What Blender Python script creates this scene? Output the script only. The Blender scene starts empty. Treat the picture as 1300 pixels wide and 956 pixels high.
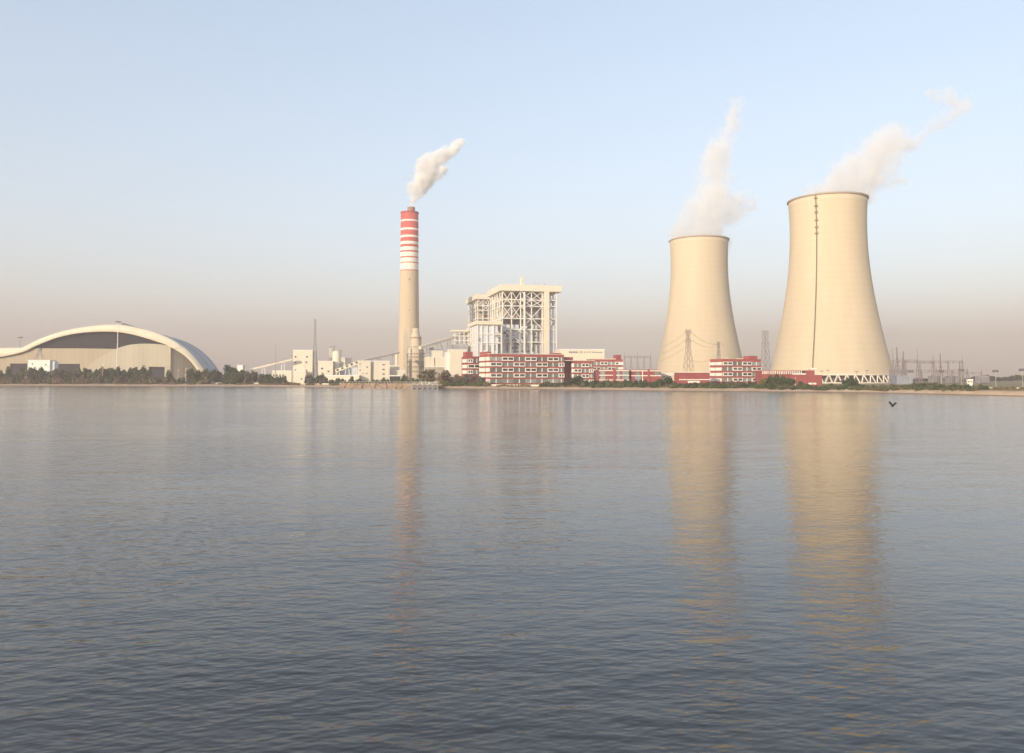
import bpy, math, random
from mathutils import Vector
random.seed(7)
sc = bpy.context.scene
COL = sc.collection
R = math.radians
# ---------------------------------------------------------------- camera model
F = 1000.0; CX, CY = 650.0, 433.0; TANP = 0.046
PITCH = math.atan(TANP); SP, CP = math.sin(PITCH), math.cos(PITCH)
CAM_H = 7.0
GZ = 2.0                                   # level of the far bank
def ray(px, py):
    u = (px-CX)/F; v = (CY-py)/F
    return u, CP - v*SP, SP + v*CP
def X(px, Y, py=470):
    u, dy, dz = ray(px, py); return u*Y/dy
def Z(py, Y):
    u, dy, dz = ray(CX, py); return CAM_H + Y*dz/dy

class Frame:
    """local frame of a building: origin on the ground, turned about z"""
    def __init__(s, px, Y, rot=0):
        s.x, s.y, s.rot = X(px, Y), Y, R(rot); s.c, s.s = math.cos(s.rot), math.sin(s.rot)
    def t(s, px, yl=0, py=470):
        u, dy, dz = ray(px, py); u /= dy
        return (u*(s.y+s.c*yl) - s.x + s.s*yl)/(s.c-u*s.s)
    def depth_at(s, px, xl, py=470):       # local y on the side wall x=xl
        u, dy, dz = ray(px, py); u /= dy
        return (s.x + s.c*xl - u*(s.y+s.s*xl))/(s.s+u*s.c)
    def Y(s, t, yl=0): return s.y + s.s*t + s.c*yl
    def z(s, py, t=0, yl=0): return Z(py, s.Y(t, yl)) - GZ
    @property
    def loc(s): return (s.x, s.y, GZ)

# ---------------------------------------------------------------- materials
def mat(name, col, rough=0.75, var=0.12, scale=0.6, streak=False, spec=0.3, rnd=0.0, metal=0.0, bump=0.0, panel=None):
    m = bpy.data.materials.new(name); m.use_nodes = True
    nt = m.node_tree; N = nt.nodes; L = nt.links
    b = N['Principled BSDF']; b.inputs['Roughness'].default_value = rough
    b.inputs['Specular IOR Level'].default_value = spec; b.inputs['Metallic'].default_value = metal
    tc = N.new('ShaderNodeTexCoord'); mp = N.new('ShaderNodeMapping')
    L.new(tc.outputs['Object'], mp.inputs['Vector'])
    mp.inputs['Scale'].default_value = (scale, scale, scale*(0.12 if streak else 1))
    nz = N.new('ShaderNodeTexNoise'); nz.inputs['Scale'].default_value = 1.0; nz.inputs['Detail'].default_value = 5
    nz.inputs['Roughness'].default_value = 0.65
    L.new(mp.outputs[0], nz.inputs['Vector'])
    mr = N.new('ShaderNodeMapRange'); mr.inputs[1].default_value = 0.3; mr.inputs[2].default_value = 0.7
    mr.inputs[3].default_value = 1-var; mr.inputs[4].default_value = 1+var
    L.new(nz.outputs['Fac'], mr.inputs[0])
    val = mr.outputs[0]
    if rnd:
        oi = N.new('ShaderNodeObjectInfo'); r2 = N.new('ShaderNodeMapRange')
        r2.inputs[3].default_value = 1-rnd; r2.inputs[4].default_value = 1+rnd
        L.new(oi.outputs['Random'], r2.inputs[0])
        mu = N.new('ShaderNodeMath'); mu.operation = 'MULTIPLY'; L.new(val, mu.inputs[0]); L.new(r2.outputs[0], mu.inputs[1]); val = mu.outputs[0]
    if panel:                                   # thin joints between cladding sheets / concrete lifts
        ax, pitch, width, dark = panel
        sx = N.new('ShaderNodeSeparateXYZ'); L.new(tc.outputs['Object'], sx.inputs[0])
        md = N.new('ShaderNodeMath'); md.operation = 'FLOORED_MODULO'; md.inputs[1].default_value = pitch
        L.new(sx.outputs[ax], md.inputs[0])
        lt = N.new('ShaderNodeMath'); lt.operation = 'LESS_THAN'; lt.inputs[1].default_value = width; L.new(md.outputs[0], lt.inputs[0])
        ma = N.new('ShaderNodeMath'); ma.operation = 'MULTIPLY_ADD'; ma.inputs[1].default_value = -dark; ma.inputs[2].default_value = 1
        L.new(lt.outputs[0], ma.inputs[0])
        mu = N.new('ShaderNodeMath'); mu.operation = 'MULTIPLY'; L.new(val, mu.inputs[0]); L.new(ma.outputs[0], mu.inputs[1]); val = mu.outputs[0]
    vm = N.new('ShaderNodeVectorMath'); vm.operation = 'SCALE'; vm.inputs[0].default_value = col[:3]
    L.new(val, vm.inputs['Scale']); L.new(vm.outputs[0], b.inputs['Base Color'])
    if bump:
        bp = N.new('ShaderNodeBump'); bp.inputs['Strength'].default_value = 1; bp.inputs['Distance'].default_value = bump
        L.new(nz.outputs['Fac'], bp.inputs['Height']); L.new(bp.outputs[0], b.inputs['Normal'])
    return m

def leaf_mat(name, c1, c2):
    m = bpy.data.materials.new(name); m.use_nodes = True
    nt = m.node_tree; N = nt.nodes; L = nt.links; b = N['Principled BSDF']
    b.inputs['Roughness'].default_value = 0.75; b.inputs['Specular IOR Level'].default_value = 0.2
    g = N.new('ShaderNodeNewGeometry'); oi = N.new('ShaderNodeObjectInfo')
    mx = N.new('ShaderNodeMix'); mx.data_type = 'RGBA'
    mx.inputs[6].default_value = (*c1, 1); mx.inputs[7].default_value = (*c2, 1)
    tc = N.new('ShaderNodeTexCoord'); nz = N.new('ShaderNodeTexNoise'); nz.inputs['Scale'].default_value = 0.5
    L.new(tc.outputs['Object'], nz.inputs['Vector'])
    a = N.new('ShaderNodeMath'); a.operation = 'MULTIPLY_ADD'; a.inputs[1].default_value = 0.5
    L.new(g.outputs['Random Per Island'], a.inputs[0])
    r = N.new('ShaderNodeMapRange'); r.inputs[1].default_value = 0.3; r.inputs[2].default_value = 0.7
    r.inputs[3].default_value = -0.1; r.inputs[4].default_value = 0.4; L.new(nz.outputs['Fac'], r.inputs[0])
    a3 = N.new('ShaderNodeMath'); a3.operation = 'MULTIPLY_ADD'; a3.inputs[1].default_value = 0.35
    L.new(oi.outputs['Random'], a3.inputs[0]); L.new(r.outputs[0], a3.inputs[2])
    L.new(a3.outputs[0], a.inputs[2]); L.new(a.outputs[0], mx.inputs[0])
    L.new(mx.outputs[2], b.inputs['Base Color'])
    return m

M = {}
M['concrete_tower'] = mat('tower_concrete', (0.57,0.47,0.33), 0.85, 0.07, 0.07, True, 0.15, panel=(2, 5.6, 0.5, 0.07))
M['flue'] = mat('flue_lining', (0.30,0.17,0.13), 0.7, 0.1)
M['rim'] = mat('rim_concrete', (0.36,0.31,0.25), 0.85, 0.1)
M['column'] = mat('column_concrete', (0.66,0.6,0.5), 0.8, 0.08)
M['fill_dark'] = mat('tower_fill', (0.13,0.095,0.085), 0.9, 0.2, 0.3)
M['ladder'] = mat('ladder_steel', (0.20,0.165,0.125), 0.7, 0.1)
M['cream'] = mat('cream_cladding', (0.73,0.65,0.51), 0.6, 0.05, 0.15, True, panel=(0, 3.0, 0.2, 0.07))
M['cream_plain'] = mat('cream_paint', (0.73,0.65,0.51), 0.6, 0.05, 0.2)
M['white'] = mat('white_paint', (0.8,0.76,0.69), 0.55, 0.06, 0.3)
M['white_steel'] = mat('white_steel', (0.78,0.75,0.69), 0.5, 0.05, 0.5)
M['blue_white'] = mat('pale_blue_cladding', (0.64,0.66,0.71), 0.55, 0.1, 0.08, True, panel=(0, 2.6, 0.25, 0.15))
M['boiler'] = mat('boiler_casing', (0.48,0.42,0.31), 0.7, 0.25, 0.12, panel=(2, 4.0, 0.5, 0.3))
M['boiler_grey'] = mat('boiler_grey', (0.33,0.33,0.33), 0.7, 0.3, 0.15, panel=(2, 3.5, 0.5, 0.3))
M['steel'] = mat('grey_steel', (0.30,0.30,0.31), 0.5, 0.1, 0.5, metal=0.2)
M['steel_dark'] = mat('dark_steel', (0.12,0.12,0.13), 0.5, 0.1, 0.5)
M['galv'] = mat('galvanised_steel', (0.22,0.21,0.22), 0.5, 0.1, 0.5)
M['pylon'] = mat('pylon_steel', (0.20,0.17,0.17), 0.6, 0.1, 0.5)
M['red'] = mat('red_brick', (0.335,0.075,0.064), 0.8, 0.10, 0.25)
M['red_dark'] = mat('dark_red_brick', (0.28,0.066,0.06), 0.8, 0.15, 0.25)
M['frame'] = mat('white_frame', (0.78,0.72,0.63), 0.6, 0.04, 0.3)
M['glass'] = mat('window_glass', (0.055,0.06,0.055), 0.15, 0.5, 0.9, spec=0.6, rnd=0.7)
M['glass_grey'] = mat('curtained_glass', (0.20,0.215,0.20), 0.25, 0.45, 0.6, spec=0.5, rnd=0.45)
M['shed_wall'] = mat('shed_wall_cladding', (0.42,0.35,0.25), 0.75, 0.10, 0.08, True, panel=(0, 4.5, 0.4, 0.16))
M['shed_wall2'] = mat('shed_pale_cladding', (0.46,0.41,0.31), 0.75, 0.10, 0.06, True, panel=(0, 4.5, 0.4, 0.12))
M['shed_side'] = mat('shed_side_cladding', (0.44,0.38,0.29), 0.75, 0.08, 0.1, True, panel=(1, 2.4, 0.25, 0.2))
M['fascia'] = mat('shed_fascia', (0.72,0.63,0.47), 0.6, 0.07, 0.06)
M['roof_blue'] = mat('grey_blue_roof_sheet', (0.27,0.33,0.35), 0.6, 0.10, 0.05, panel=(1, 8.0, 0.5, 0.2))
M['roof_inside'] = mat('shed_lining', (0.07,0.07,0.08), 0.8, 0.1)
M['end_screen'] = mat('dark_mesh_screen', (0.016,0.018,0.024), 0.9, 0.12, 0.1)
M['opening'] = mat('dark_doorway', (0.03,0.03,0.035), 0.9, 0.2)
M['blue'] = mat('blue_sheet', (0.25,0.27,0.32), 0.6, 0.15, 0.3, panel=(0, 2.0, 0.3, 0.2))
M['trunk'] = mat('bark', (0.14,0.10,0.07), 0.9, 0.2, 2)
M['stone'] = mat('stone_revetment', (0.34,0.24,0.17), 0.9, 0.45, 0.7, bump=0.3)
M['deck'] = mat('jetty_concrete', (0.46,0.41,0.34), 0.8, 0.1, 0.5)
M['wall_low'] = mat('low_wall_render', (0.66,0.55,0.44), 0.8, 0.12, 0.3)
M['bird'] = mat('black_feathers', (0.012,0.012,0.014), 0.6, 0.2, 8)
M['leaf_dark'] = leaf_mat('leaf_dark', (0.022,0.040,0.016), (0.066,0.092,0.036))
M['leaf_mid'] = leaf_mat('leaf_mid', (0.045,0.058,0.024), (0.115,0.125,0.050))
M['leaf_olive'] = leaf_mat('leaf_olive', (0.075,0.068,0.036), (0.150,0.128,0.068))
M['leaf_brown'] = leaf_mat('leaf_brown', (0.110,0.072,0.048), (0.190,0.130,0.085))
M['leaf_grey'] = leaf_mat('leaf_grey', (0.070,0.062,0.060), (0.130,0.115,0.105))
M['leaf_yellow'] = leaf_mat('leaf_yellow', (0.11,0.10,0.025), (0.21,0.18,0.05))

# striped chimney: painted red and white rings near the top, bare concrete below
def chimney_mat(z0, z1, bands):
    m = mat('chimney_concrete', (0.54,0.44,0.31), 0.85, 0.05, 0.06, True, 0.15)
    nt = m.node_tree; N = nt.nodes; L = nt.links; b = N['Principled BSDF']
    base = b.inputs['Base Color'].links[0].from_socket
    tc = N.new('ShaderNodeTexCoord'); sx = N.new('ShaderNodeSeparateXYZ'); L.new(tc.outputs['Object'], sx.inputs[0])
    mr = N.new('ShaderNodeMapRange'); mr.inputs[1].default_value = z0; mr.inputs[2].default_value = z1
    L.new(sx.outputs[2], mr.inputs[0])
    cr = N.new('ShaderNodeValToRGB'); cr.color_ramp.interpolation = 'CONSTANT'
    els = cr.color_ramp.elements
    els[0].position = 0; els[0].color = (*bands[0][1], 1)
    els.remove(els[1])
    for z, c in bands[1:]:
        e = els.new((z-z0)/(z1-z0)); e.color = (*c, 1)
    L.new(mr.outputs[0], cr.inputs[0])
    gt = N.new('ShaderNodeMath'); gt.operation = 'GREATER_THAN'; gt.inputs[1].default_value = z0; L.new(sx.outputs[2], gt.inputs[0])
    mx = N.new('ShaderNodeMix'); mx.data_type = 'RGBA'
    L.new(gt.outputs[0], mx.inputs[0]); L.new(base, mx.inputs[6]); L.new(cr.outputs[0], mx.inputs[7])
    L.new(mx.outputs[2], b.inputs['Base Color'])
    return m

# ---------------------------------------------------------------- mesh builder
class MB:
    def __init__(s): s.v = []; s.f = []
    def add(s, vs, fs):
        o = len(s.v); s.v += [tuple(p) for p in vs]; s.f += [tuple(i+o for i in f) for f in fs]; return s
    def box(s, x0, x1, y0, y1, z0, z1):
        return s.add([(x0,y0,z0),(x1,y0,z0),(x1,y1,z0),(x0,y1,z0),(x0,y0,z1),(x1,y0,z1),(x1,y1,z1),(x0,y1,z1)],
              [(0,3,2,1),(4,5,6,7),(0,1,5,4),(1,2,6,5),(2,3,7,6),(3,0,4,7)])
    def bar(s, p, q, w, h=None):
        p, q = Vector(p), Vector(q); d = (q-p)
        if d.length < 1e-6: return s
        d.normalize(); up = Vector((0,0,1)) if abs(d.z) < 0.95 else Vector((0,1,0))
        a = d.cross(up).normalized(); b = a.cross(d).normalized(); h = h or w
        a *= w/2; b *= h/2
        return s.add([p-a-b,p+a-b,p+a+b,p-a+b,q-a-b,q+a-b,q+a+b,q-a+b],
              [(0,1,2,3),(7,6,5,4),(0,4,5,1),(1,5,6,2),(2,6,7,3),(3,7,4,0)])
    def cyl(s, p, q, r0, r1=None, n=12, cap=True):
        p, q = Vector(p), Vector(q); r1 = r0 if r1 is None else r1
        d = (q-p).normalized(); up = Vector((0,0,1)) if abs(d.z) < 0.95 else Vector((1,0,0))
        a = d.cross(up).normalized(); b = d.cross(a).normalized()
        vs = []
        for c, r in ((p,r0),(q,r1)):
            for i in range(n):
                t = 2*math.pi*i/n; vs.append(c + a*r*math.cos(t) + b*r*math.sin(t))
        fs = [(i,(i+1)%n,n+(i+1)%n,n+i) for i in range(n)]
        if cap: fs += [tuple(range(n-1,-1,-1)), tuple(range(n,2*n))]
        return s.add(vs, fs)
    def rev(s, prof, n=48, cap0=False, cap1=False):
        vs = []
        for r, z in prof:
            for i in range(n):
                t = 2*math.pi*i/n; vs.append((r*math.cos(t), r*math.sin(t), z))
        fs = []
        for k in range(len(prof)-1):
            for i in range(n):
                j = (i+1)%n; fs.append((k*n+i, k*n+j, (k+1)*n+j, (k+1)*n+i))
        if cap0: fs.append(tuple(range(n-1,-1,-1)))
        if cap1: fs.append(tuple(range((len(prof)-1)*n, len(prof)*n)))
        return s.add(vs, fs)
    def prism(s, pts, y0, y1):               # polygon in xz, extruded along y
        n = len(pts)
        vs = [(x,y0,z) for x,z in pts] + [(x,y1,z) for x,z in pts]
        fs = [tuple(range(n)), tuple(range(2*n-1,n-1,-1))] + [(i,n+i,n+(i+1)%n,(i+1)%n) for i in range(n)]
        return s.add(vs, fs)
    def mesh(s, name, m, smooth=False):
        me = bpy.data.meshes.new(name); me.from_pydata(s.v, [], s.f); me.update()
        if smooth:
            me.polygons.foreach_set('use_smooth', [True]*len(me.polygons))
        if m: me.materials.append(m)
        return me

def link(name, me, parent=None, loc=None):
    o = bpy.data.objects.new(name, me); COL.objects.link(o)
    if parent: o.parent = parent
    if loc: o.location = loc
    return o
def part(name, mb, m, parent, smooth=False, label=None, loc=None):
    o = link(name, mb.mesh(name, m, smooth), parent, loc)
    if label: o['label'] = label
    return o
def tag(o, label, cat, group=None, kind=None):
    if label: o['label'] = label
    if cat: o['category'] = cat
    if group: o['group'] = group
    if kind: o['kind'] = kind
    return o
def thing(name, label, cat, loc=(0,0,0), rotz=0.0, group=None):
    o = bpy.data.objects.new(name, None); COL.objects.link(o)
    o.location = loc; o.rotation_euler = (0,0,rotz); o.empty_display_size = 2
    return tag(o, label, cat, group)
def struct(name, mb, m, smooth=False):
    o = link(name, mb.mesh(name, m, smooth)); o['kind'] = 'structure'; return o
def dup(root, loc, rotz=0.0, scale=(1,1,1), label=None, group=None):
    r = root.copy(); COL.objects.link(r); r.location = loc; r.rotation_euler = (0,0,rotz); r.scale = scale
    if label: r['label'] = label
    if group: r['group'] = group
    for ch in root.children:
        c = ch.copy(); COL.objects.link(c); c.parent = r
        for g in ch.children:
            d = g.copy(); COL.objects.link(d); d.parent = c
    return r

# ---------------------------------------------------------------- shoreline, ground, water
SH = [(-60,489.6),(0,489.8),(200,490.4),(340,491.0),(430,492.2),(560,493.2),(640,494.2),(720,495.0),(850,496.4),(1000,497.6),(1060,498.2),
      (1150,499.6),(1230,501.5),(1300,503.2),(1380,505.5)]
pts = [(X(px, CAM_H/((py-479)/1000), py), CAM_H/((py-479)/1000)) for px, py in SH]
pts = [(-5200,720),(-2200,700),(-900,662)] + pts + [(230,245),(320,225),(2200,190),(5200,180)]
def shore_at(x):
    for (xa,ya),(xb,yb) in zip(pts, pts[1:]):
        if xa <= x <= xb: return ya+(yb-ya)*(x-xa)/(xb-xa)
    return pts[-1][1]
def shoreY(px):                                # depth of the waterline along a pixel column
    for (pa,ya),(pb,yb) in zip(SH, SH[1:]):
        if pa <= px <= pb:
            py = ya+(yb-ya)*(px-pa)/(pb-pa); return CAM_H/((py-479)/1000)
    return CAM_H/((489.5-479)/1000) if px < 0 else 260
rs = random.Random(3)
land = MB(); xs = [-5100,-3500,-2200,-1500,-1000,-700] + [-560+i*4.0 for i in range(int(860/4)+1)] + [420,700,1200,2200,3500,5100]
prof = [(-6,-0.9),(0,0.0),(1.5,0.45),(3.5,0.9),(6,1.25),(9,1.6),(14,1.9),(20,GZ),(60,GZ)]
rows = []
for x in xs:
    y = shore_at(x); w = rs.uniform(-0.6,0.6)
    rows.append([(x, y+d+(w if -1 < d < 10 else 0), z+(rs.uniform(-.12,.12) if 0.2 < z < 1.9 else 0)) for d, z in prof]
                + [(x, y+200, GZ), (x, 2500, GZ), (x, 6000, GZ)])
k = len(rows[0])
land.add([p for r_ in rows for p in r_], [(i*k+j,(i+1)*k+j,(i+1)*k+j+1,i*k+j+1) for i in range(len(rows)-1) for j in range(k-1)])
gm = mat('bank_soil', (0.4,0.29,0.2), 0.95, 0.2, 0.15, bump=0.15)
nt = gm.node_tree; N = nt.nodes; L = nt.links; b = N['Principled BSDF']
base = b.inputs['Base Color'].links[0].from_socket
tc = N.new('ShaderNodeTexCoord'); sx = N.new('ShaderNodeSeparateXYZ'); L.new(tc.outputs['Object'], sx.inputs[0])
mr = N.new('ShaderNodeMapRange'); mr.inputs[1].default_value = 1.7; mr.inputs[2].default_value = 1.98; L.new(sx.outputs[2], mr.inputs[0])
mr2 = N.new('ShaderNodeMapRange'); mr2.inputs[1].default_value = 0.45; mr2.inputs[2].default_value = 0.1; L.new(sx.outputs[2], mr2.inputs[0])
mx = N.new('ShaderNodeMix'); mx.data_type = 'RGBA'; mx.inputs[7].default_value = (0.20,0.165,0.085,1)
L.new(mr.outputs[0], mx.inputs[0]); L.new(base, mx.inputs[6])
mx2 = N.new('ShaderNodeMix'); mx2.data_type = 'RGBA'; mx2.inputs[7].default_value = (0.14,0.10,0.075,1)   # wet soil at the waterline
L.new(mr2.outputs[0], mx2.inputs[0]); L.new(mx.outputs[2], mx2.inputs[6]); L.new(mx2.outputs[2], b.inputs['Base Color'])
struct('ground', land, gm, True)

wm = bpy.data.materials.new('pond_water'); wm.use_nodes = True
nt = wm.node_tree; N = nt.nodes; L = nt.links; b = N['Principled BSDF']
tc = N.new('ShaderNodeTexCoord')
def wave(sx_, sy_, rot, amp, detail=2.0, rough=0.5, dist=0.0):
    mp = N.new('ShaderNodeMapping'); mp.vector_type = 'TEXTURE'
    mp.inputs['Rotation'].default_value = (0,0,R(rot)); mp.inputs['Scale'].default_value = (sx_, sy_, 1)
    L.new(tc.outputs['Object'], mp.inputs['Vector'])
    n = N.new('ShaderNodeTexNoise'); n.noise_dimensions = '2D'; n.inputs['Scale'].default_value = 1; n.inputs['Detail'].default_value = detail
    n.inputs['Roughness'].default_value = rough; n.inputs['Distortion'].default_value = dist
    L.new(mp.outputs[0], n.inputs['Vector'])
    m_ = N.new('ShaderNodeMath'); m_.operation = 'MULTIPLY'; m_.inputs[1].default_value = amp; L.new(n.outputs['Fac'], m_.inputs[0])
    return m_.outputs[0]
def plus(a_, b_):
    n = N.new('ShaderNodeMath'); n.operation = 'ADD'; L.new(a_, n.inputs[0]); L.new(b_, n.inputs[1]); return n.outputs[0]
h = plus(plus(wave(3.0, 1.25, 14, 0.056, 2), wave(1.15, 0.5, -9, 0.038, 2)), wave(15, 5, 9, 0.11, 1))
h = plus(h, wave(0.55, 0.23, 20, 0.0165, 1))
gust = N.new('ShaderNodeMapRange'); gust.inputs[1].default_value = .35; gust.inputs[2].default_value = .65; gust.inputs[3].default_value = .6; gust.inputs[4].default_value = 1.35
L.new(wave(90, 30, 8, 1.0, 2), gust.inputs[0])
hm_ = N.new('ShaderNodeMath'); hm_.operation = 'MULTIPLY'; L.new(h, hm_.inputs[0]); L.new(gust.outputs[0], hm_.inputs[1]); h = hm_.outputs[0]
bp = N.new('ShaderNodeBump'); bp.inputs['Strength'].default_value = 1.0; bp.inputs['Distance'].default_value = 1.0
L.new(h, bp.inputs['Height'])
df = N.new('ShaderNodeBsdfDiffuse'); df.inputs['Color'].default_value = (0.024,0.023,0.020,1)
gl = N.new('ShaderNodeBsdfAnisotropic'); gl.inputs['Roughness'].default_value = 0.115; gl.inputs['Color'].default_value = (0.98,0.98,0.98,1)
L.new(bp.outputs[0], gl.inputs['Normal'])
bp2 = N.new('ShaderNodeBump'); bp2.inputs['Strength'].default_value = 0.7; bp2.inputs['Distance'].default_value = 1.0; L.new(h, bp2.inputs['Height'])
fr_ = N.new('ShaderNodeFresnel'); fr_.inputs['IOR'].default_value = 1.42; L.new(bp2.outputs[0], fr_.inputs['Normal'])
ms = N.new('ShaderNodeMixShader'); L.new(fr_.outputs[0], ms.inputs[0]); L.new(df.outputs[0], ms.inputs[1]); L.new(gl.outputs[0], ms.inputs[2])
N.remove(b); L.new(ms.outputs[0], N['Material Output'].inputs['Surface'])
w_ = MB(); w_.add([(-5100,-250,0),(5100,-250,0),(5100,735,0),(-5100,735,0)], [(0,1,2,3)])
struct('water', w_, wm)

# ---------------------------------------------------------------- cooling towers
TOP = Z(256, 700) - GZ
ZT = Z(293, 700) - GZ
LEG = Z(476, 700) - GZ
def tower_r(z): return 32.2*math.sqrt(1+((z-ZT)/104.0)**2)
def make_tower(label):
    t = thing('cooling_tower', label, 'cooling tower', group='concrete cooling towers')
    prof = [(tower_r(LEG+(TOP-LEG)*i/40), LEG+(TOP-LEG)*i/40) for i in range(41)]
    inner = [(r-0.9, z) for r, z in reversed(prof)]
    part('shell', MB().rev(prof+inner+[prof[0]], 128), M['concrete_tower'], t, True)
    rt = tower_r(TOP)
    part('rim', MB().rev([(rt-0.9,TOP+0.05),(rt+1.0,TOP+0.05),(rt+1.0,TOP+1.3),(rt-0.9,TOP+1.3),(rt-0.9,TOP+0.05)], 128), M['rim'], t)
    rb = tower_r(LEG); rf = rb+2.0
    part('lintel_ring', MB().rev([(rb-1.2,LEG-0.5),(rb+0.25,LEG-0.5),(rb+0.25,LEG+0.7),(rb-1.2,LEG+0.7),(rb-1.2,LEG-0.5)],128), M['column'], t)
    n = 46
    for i in range(n):
        a0 = 2*math.pi*(i+0.5)/n
        for s in (-1, 1):
            a1 = a0 + s*2*math.pi*0.42/n; ab = a0 + s*2*math.pi*0.05/n
            q = MB().bar((rf*math.cos(a1),rf*math.sin(a1),0), ((rb-0.4)*math.cos(ab),(rb-0.4)*math.sin(ab),LEG-0.45), 0.9)
            part('leg', q, M['column'], t)
    part('basin', MB().rev([(rf+1.5,-0.1),(rf+1.5,0.9),(rf+1.0,0.9),(rf+1.0,-0.1)],96), M['column'], t)
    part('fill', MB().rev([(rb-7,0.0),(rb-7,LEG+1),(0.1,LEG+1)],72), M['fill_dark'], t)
    return t
tw = make_tower('wider, nearer concrete cooling tower with a dark ladder line down its front')
tw.location = (X(1054.2,700), 700, GZ)
tw2 = dup(tw, (X(889.0,906), 906, GZ), R(17), label='smaller-looking, farther concrete cooling tower behind a pylon, with no ladder line')
# ladder with rest platforms on the near tower
def tower_pt(px, py):                        # front surface point of the near tower seen at a pixel
    u, dy, dz = ray(px, py); c = Vector(tw.location); o = Vector((0,0,CAM_H)); d = Vector((u,dy,dz)).normalized()
    t = (700-60)/d.y
    for _ in range(4000):
        p = o+d*t-c
        if 0 < p.z < TOP+2 and math.hypot(p.x,p.y) <= tower_r(p.z)+0.1: return p
        t += 0.1
    return p
lad = MB(); path = []
ang = math.atan2(tower_pt(1037,300).y, tower_pt(1037,300).x)
def on_t(z, off=0.5):
    r_ = tower_r(z)+off; return (r_*math.cos(ang), r_*math.sin(ang), z)
zs = [LEG+1.5+(TOP-LEG-1)*i/30 for i in range(31)]
tx, ty = -math.sin(ang), math.cos(ang)
for za, zb in zip(zs, zs[1:]):
    lad.bar(on_t(za,.7), on_t(zb,.7), 0.75, 0.6)
o_ = part('ladder', lad, M['ladder'], tw)
pl = MB()
for py in (250, 260, 268, 278, 287, 295):
    z = Z(py, 668)-GZ; p = Vector(on_t(z,.9)); q = Vector((tx,ty,0))*1.4
    pl.bar(p-q, p+q, 1.3, 0.35)
    pl.bar(p+q*0.9, p+q*0.9+Vector((0,0,1.6)), 0.25); pl.bar(p-q*0.9, p-q*0.9+Vector((0,0,1.6)), 0.25)
part('rest_platform', pl, M['ladder'], o_)

# ---------------------------------------------------------------- chimney
YC = 850
zr = lambda py: Z(py, YC)-GZ
red_, wht = (0.50,0.115,0.10), (0.78,0.71,0.62)
bands = [(zr(344.6), red_), (zr(343.6), wht), (zr(335.2), red_), (zr(334.0), wht), (zr(328.6), red_), (zr(326.8), wht), (zr(321.2), red_),
         (zr(319.2), wht), (zr(314.6), red_), (zr(311.4), wht), (zr(307.8), red_), (zr(302.6), wht), (zr(300.0), red_), (zr(293.4), wht),
         (zr(291.0), red_), (zr(282.2), wht), (zr(280.4), red_)]
ct = zr(270)
ch = thing('chimney_stack', 'tall tapering chimney with red and white rings at the top, smoke coming out', 'chimney', (X(518.9,YC),YC,GZ))
cm = chimney_mat(zr(344.6), ct+2, bands)
cp = [(12.4,0),(11.9,zr(455)),(11.3,zr(440)),(10.6,zr(400)),(10.0,zr(345)),(9.7,zr(310)),(9.5,ct)]
part('shaft', MB().rev(cp+[(8.9,ct),(8.9,ct-6)], 64), cm, ch, True)
part('top_ring', MB().rev([(9.45,ct-1.2),(9.85,ct-1.2),(9.85,ct+0.3),(8.8,ct+0.3),(8.8,ct-1.2)],64), M['red'], ch)
part('flue', MB().rev([(4.1,ct-5),(4.1,zr(263.2)),(3.7,zr(263.2)),(3.7,ct-5)],28), M['flue'], ch, loc=(1.6,0.5,0))
part('roof_slab', MB().rev([(0.1,ct-0.9),(8.85,ct-0.9)],48), M['rim'], ch)
wnd = MB()
for py in (356, 395): wnd.box(-0.5,0.5,-0.25,0.15,zr(py)-0.9,zr(py)+0.9)
part('aviation_light', wnd, M['steel_dark'], ch, loc=(1.5,-10.2,0))
cl = MB().bar((9.6*math.cos(R(-40)),9.6*math.sin(R(-40)),zr(345)),(11.6*math.cos(R(-40)),11.6*math.sin(R(-40)),zr(445)),0.5)
part('ladder', cl, M['ladder'], ch)

# ---------------------------------------------------------------- generic industrial pieces
def block(name, label, cat, px0, px1, pyt, Y, depth, rot=13, m='cream', wins=(), base=0.0, roof=True, group=None, door=None, win_m='glass'):
    fr = Frame(px0, Y, rot); t = thing(name, label, cat, fr.loc, fr.rot, group)
    w = fr.t(px1); hgt = fr.z(pyt)
    part('wall', MB().box(0,w,0,depth,base,hgt), M[m], t)
    if roof:
        part('parapet', MB().box(-0.25,w+0.25,-0.25,0.35,hgt-0.1,hgt+0.7).box(-0.25,w+0.25,depth-.35,depth+.25,hgt-0.1,hgt+0.7)
             .box(-0.25,0.35,0.36,depth-.36,hgt-0.1,hgt+0.7).box(w-.35,w+.25,0.36,depth-.36,hgt-0.1,hgt+0.7), M['white'], t)
    for (px, py, ww, wh) in wins:
        x = fr.t(px); z = fr.z(py, x)
        f = part('window', MB().box(-ww/2-.25,ww/2+.25,-0.18,0.1,-wh/2-.25,-wh/2).box(-ww/2-.25,ww/2+.25,-0.18,0.1,wh/2,wh/2+.25)
                 .box(-ww/2-.25,-ww/2,-0.18,0.1,-wh/2,wh/2).box(ww/2,ww/2+.25,-0.18,0.1,-wh/2,wh/2), M['white'], t, loc=(x,0,z))
        part('pane', MB().box(-ww/2,ww/2,-0.06,0.05,-wh/2,wh/2), M[win_m], f)
    if door:
        px, ww, wh = door; x = fr.t(px)
        part('door', MB().box(x-ww/2,x+ww/2,-0.12,0.1,0,wh), M['opening'], t)
    return t, fr, w, hgt
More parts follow.
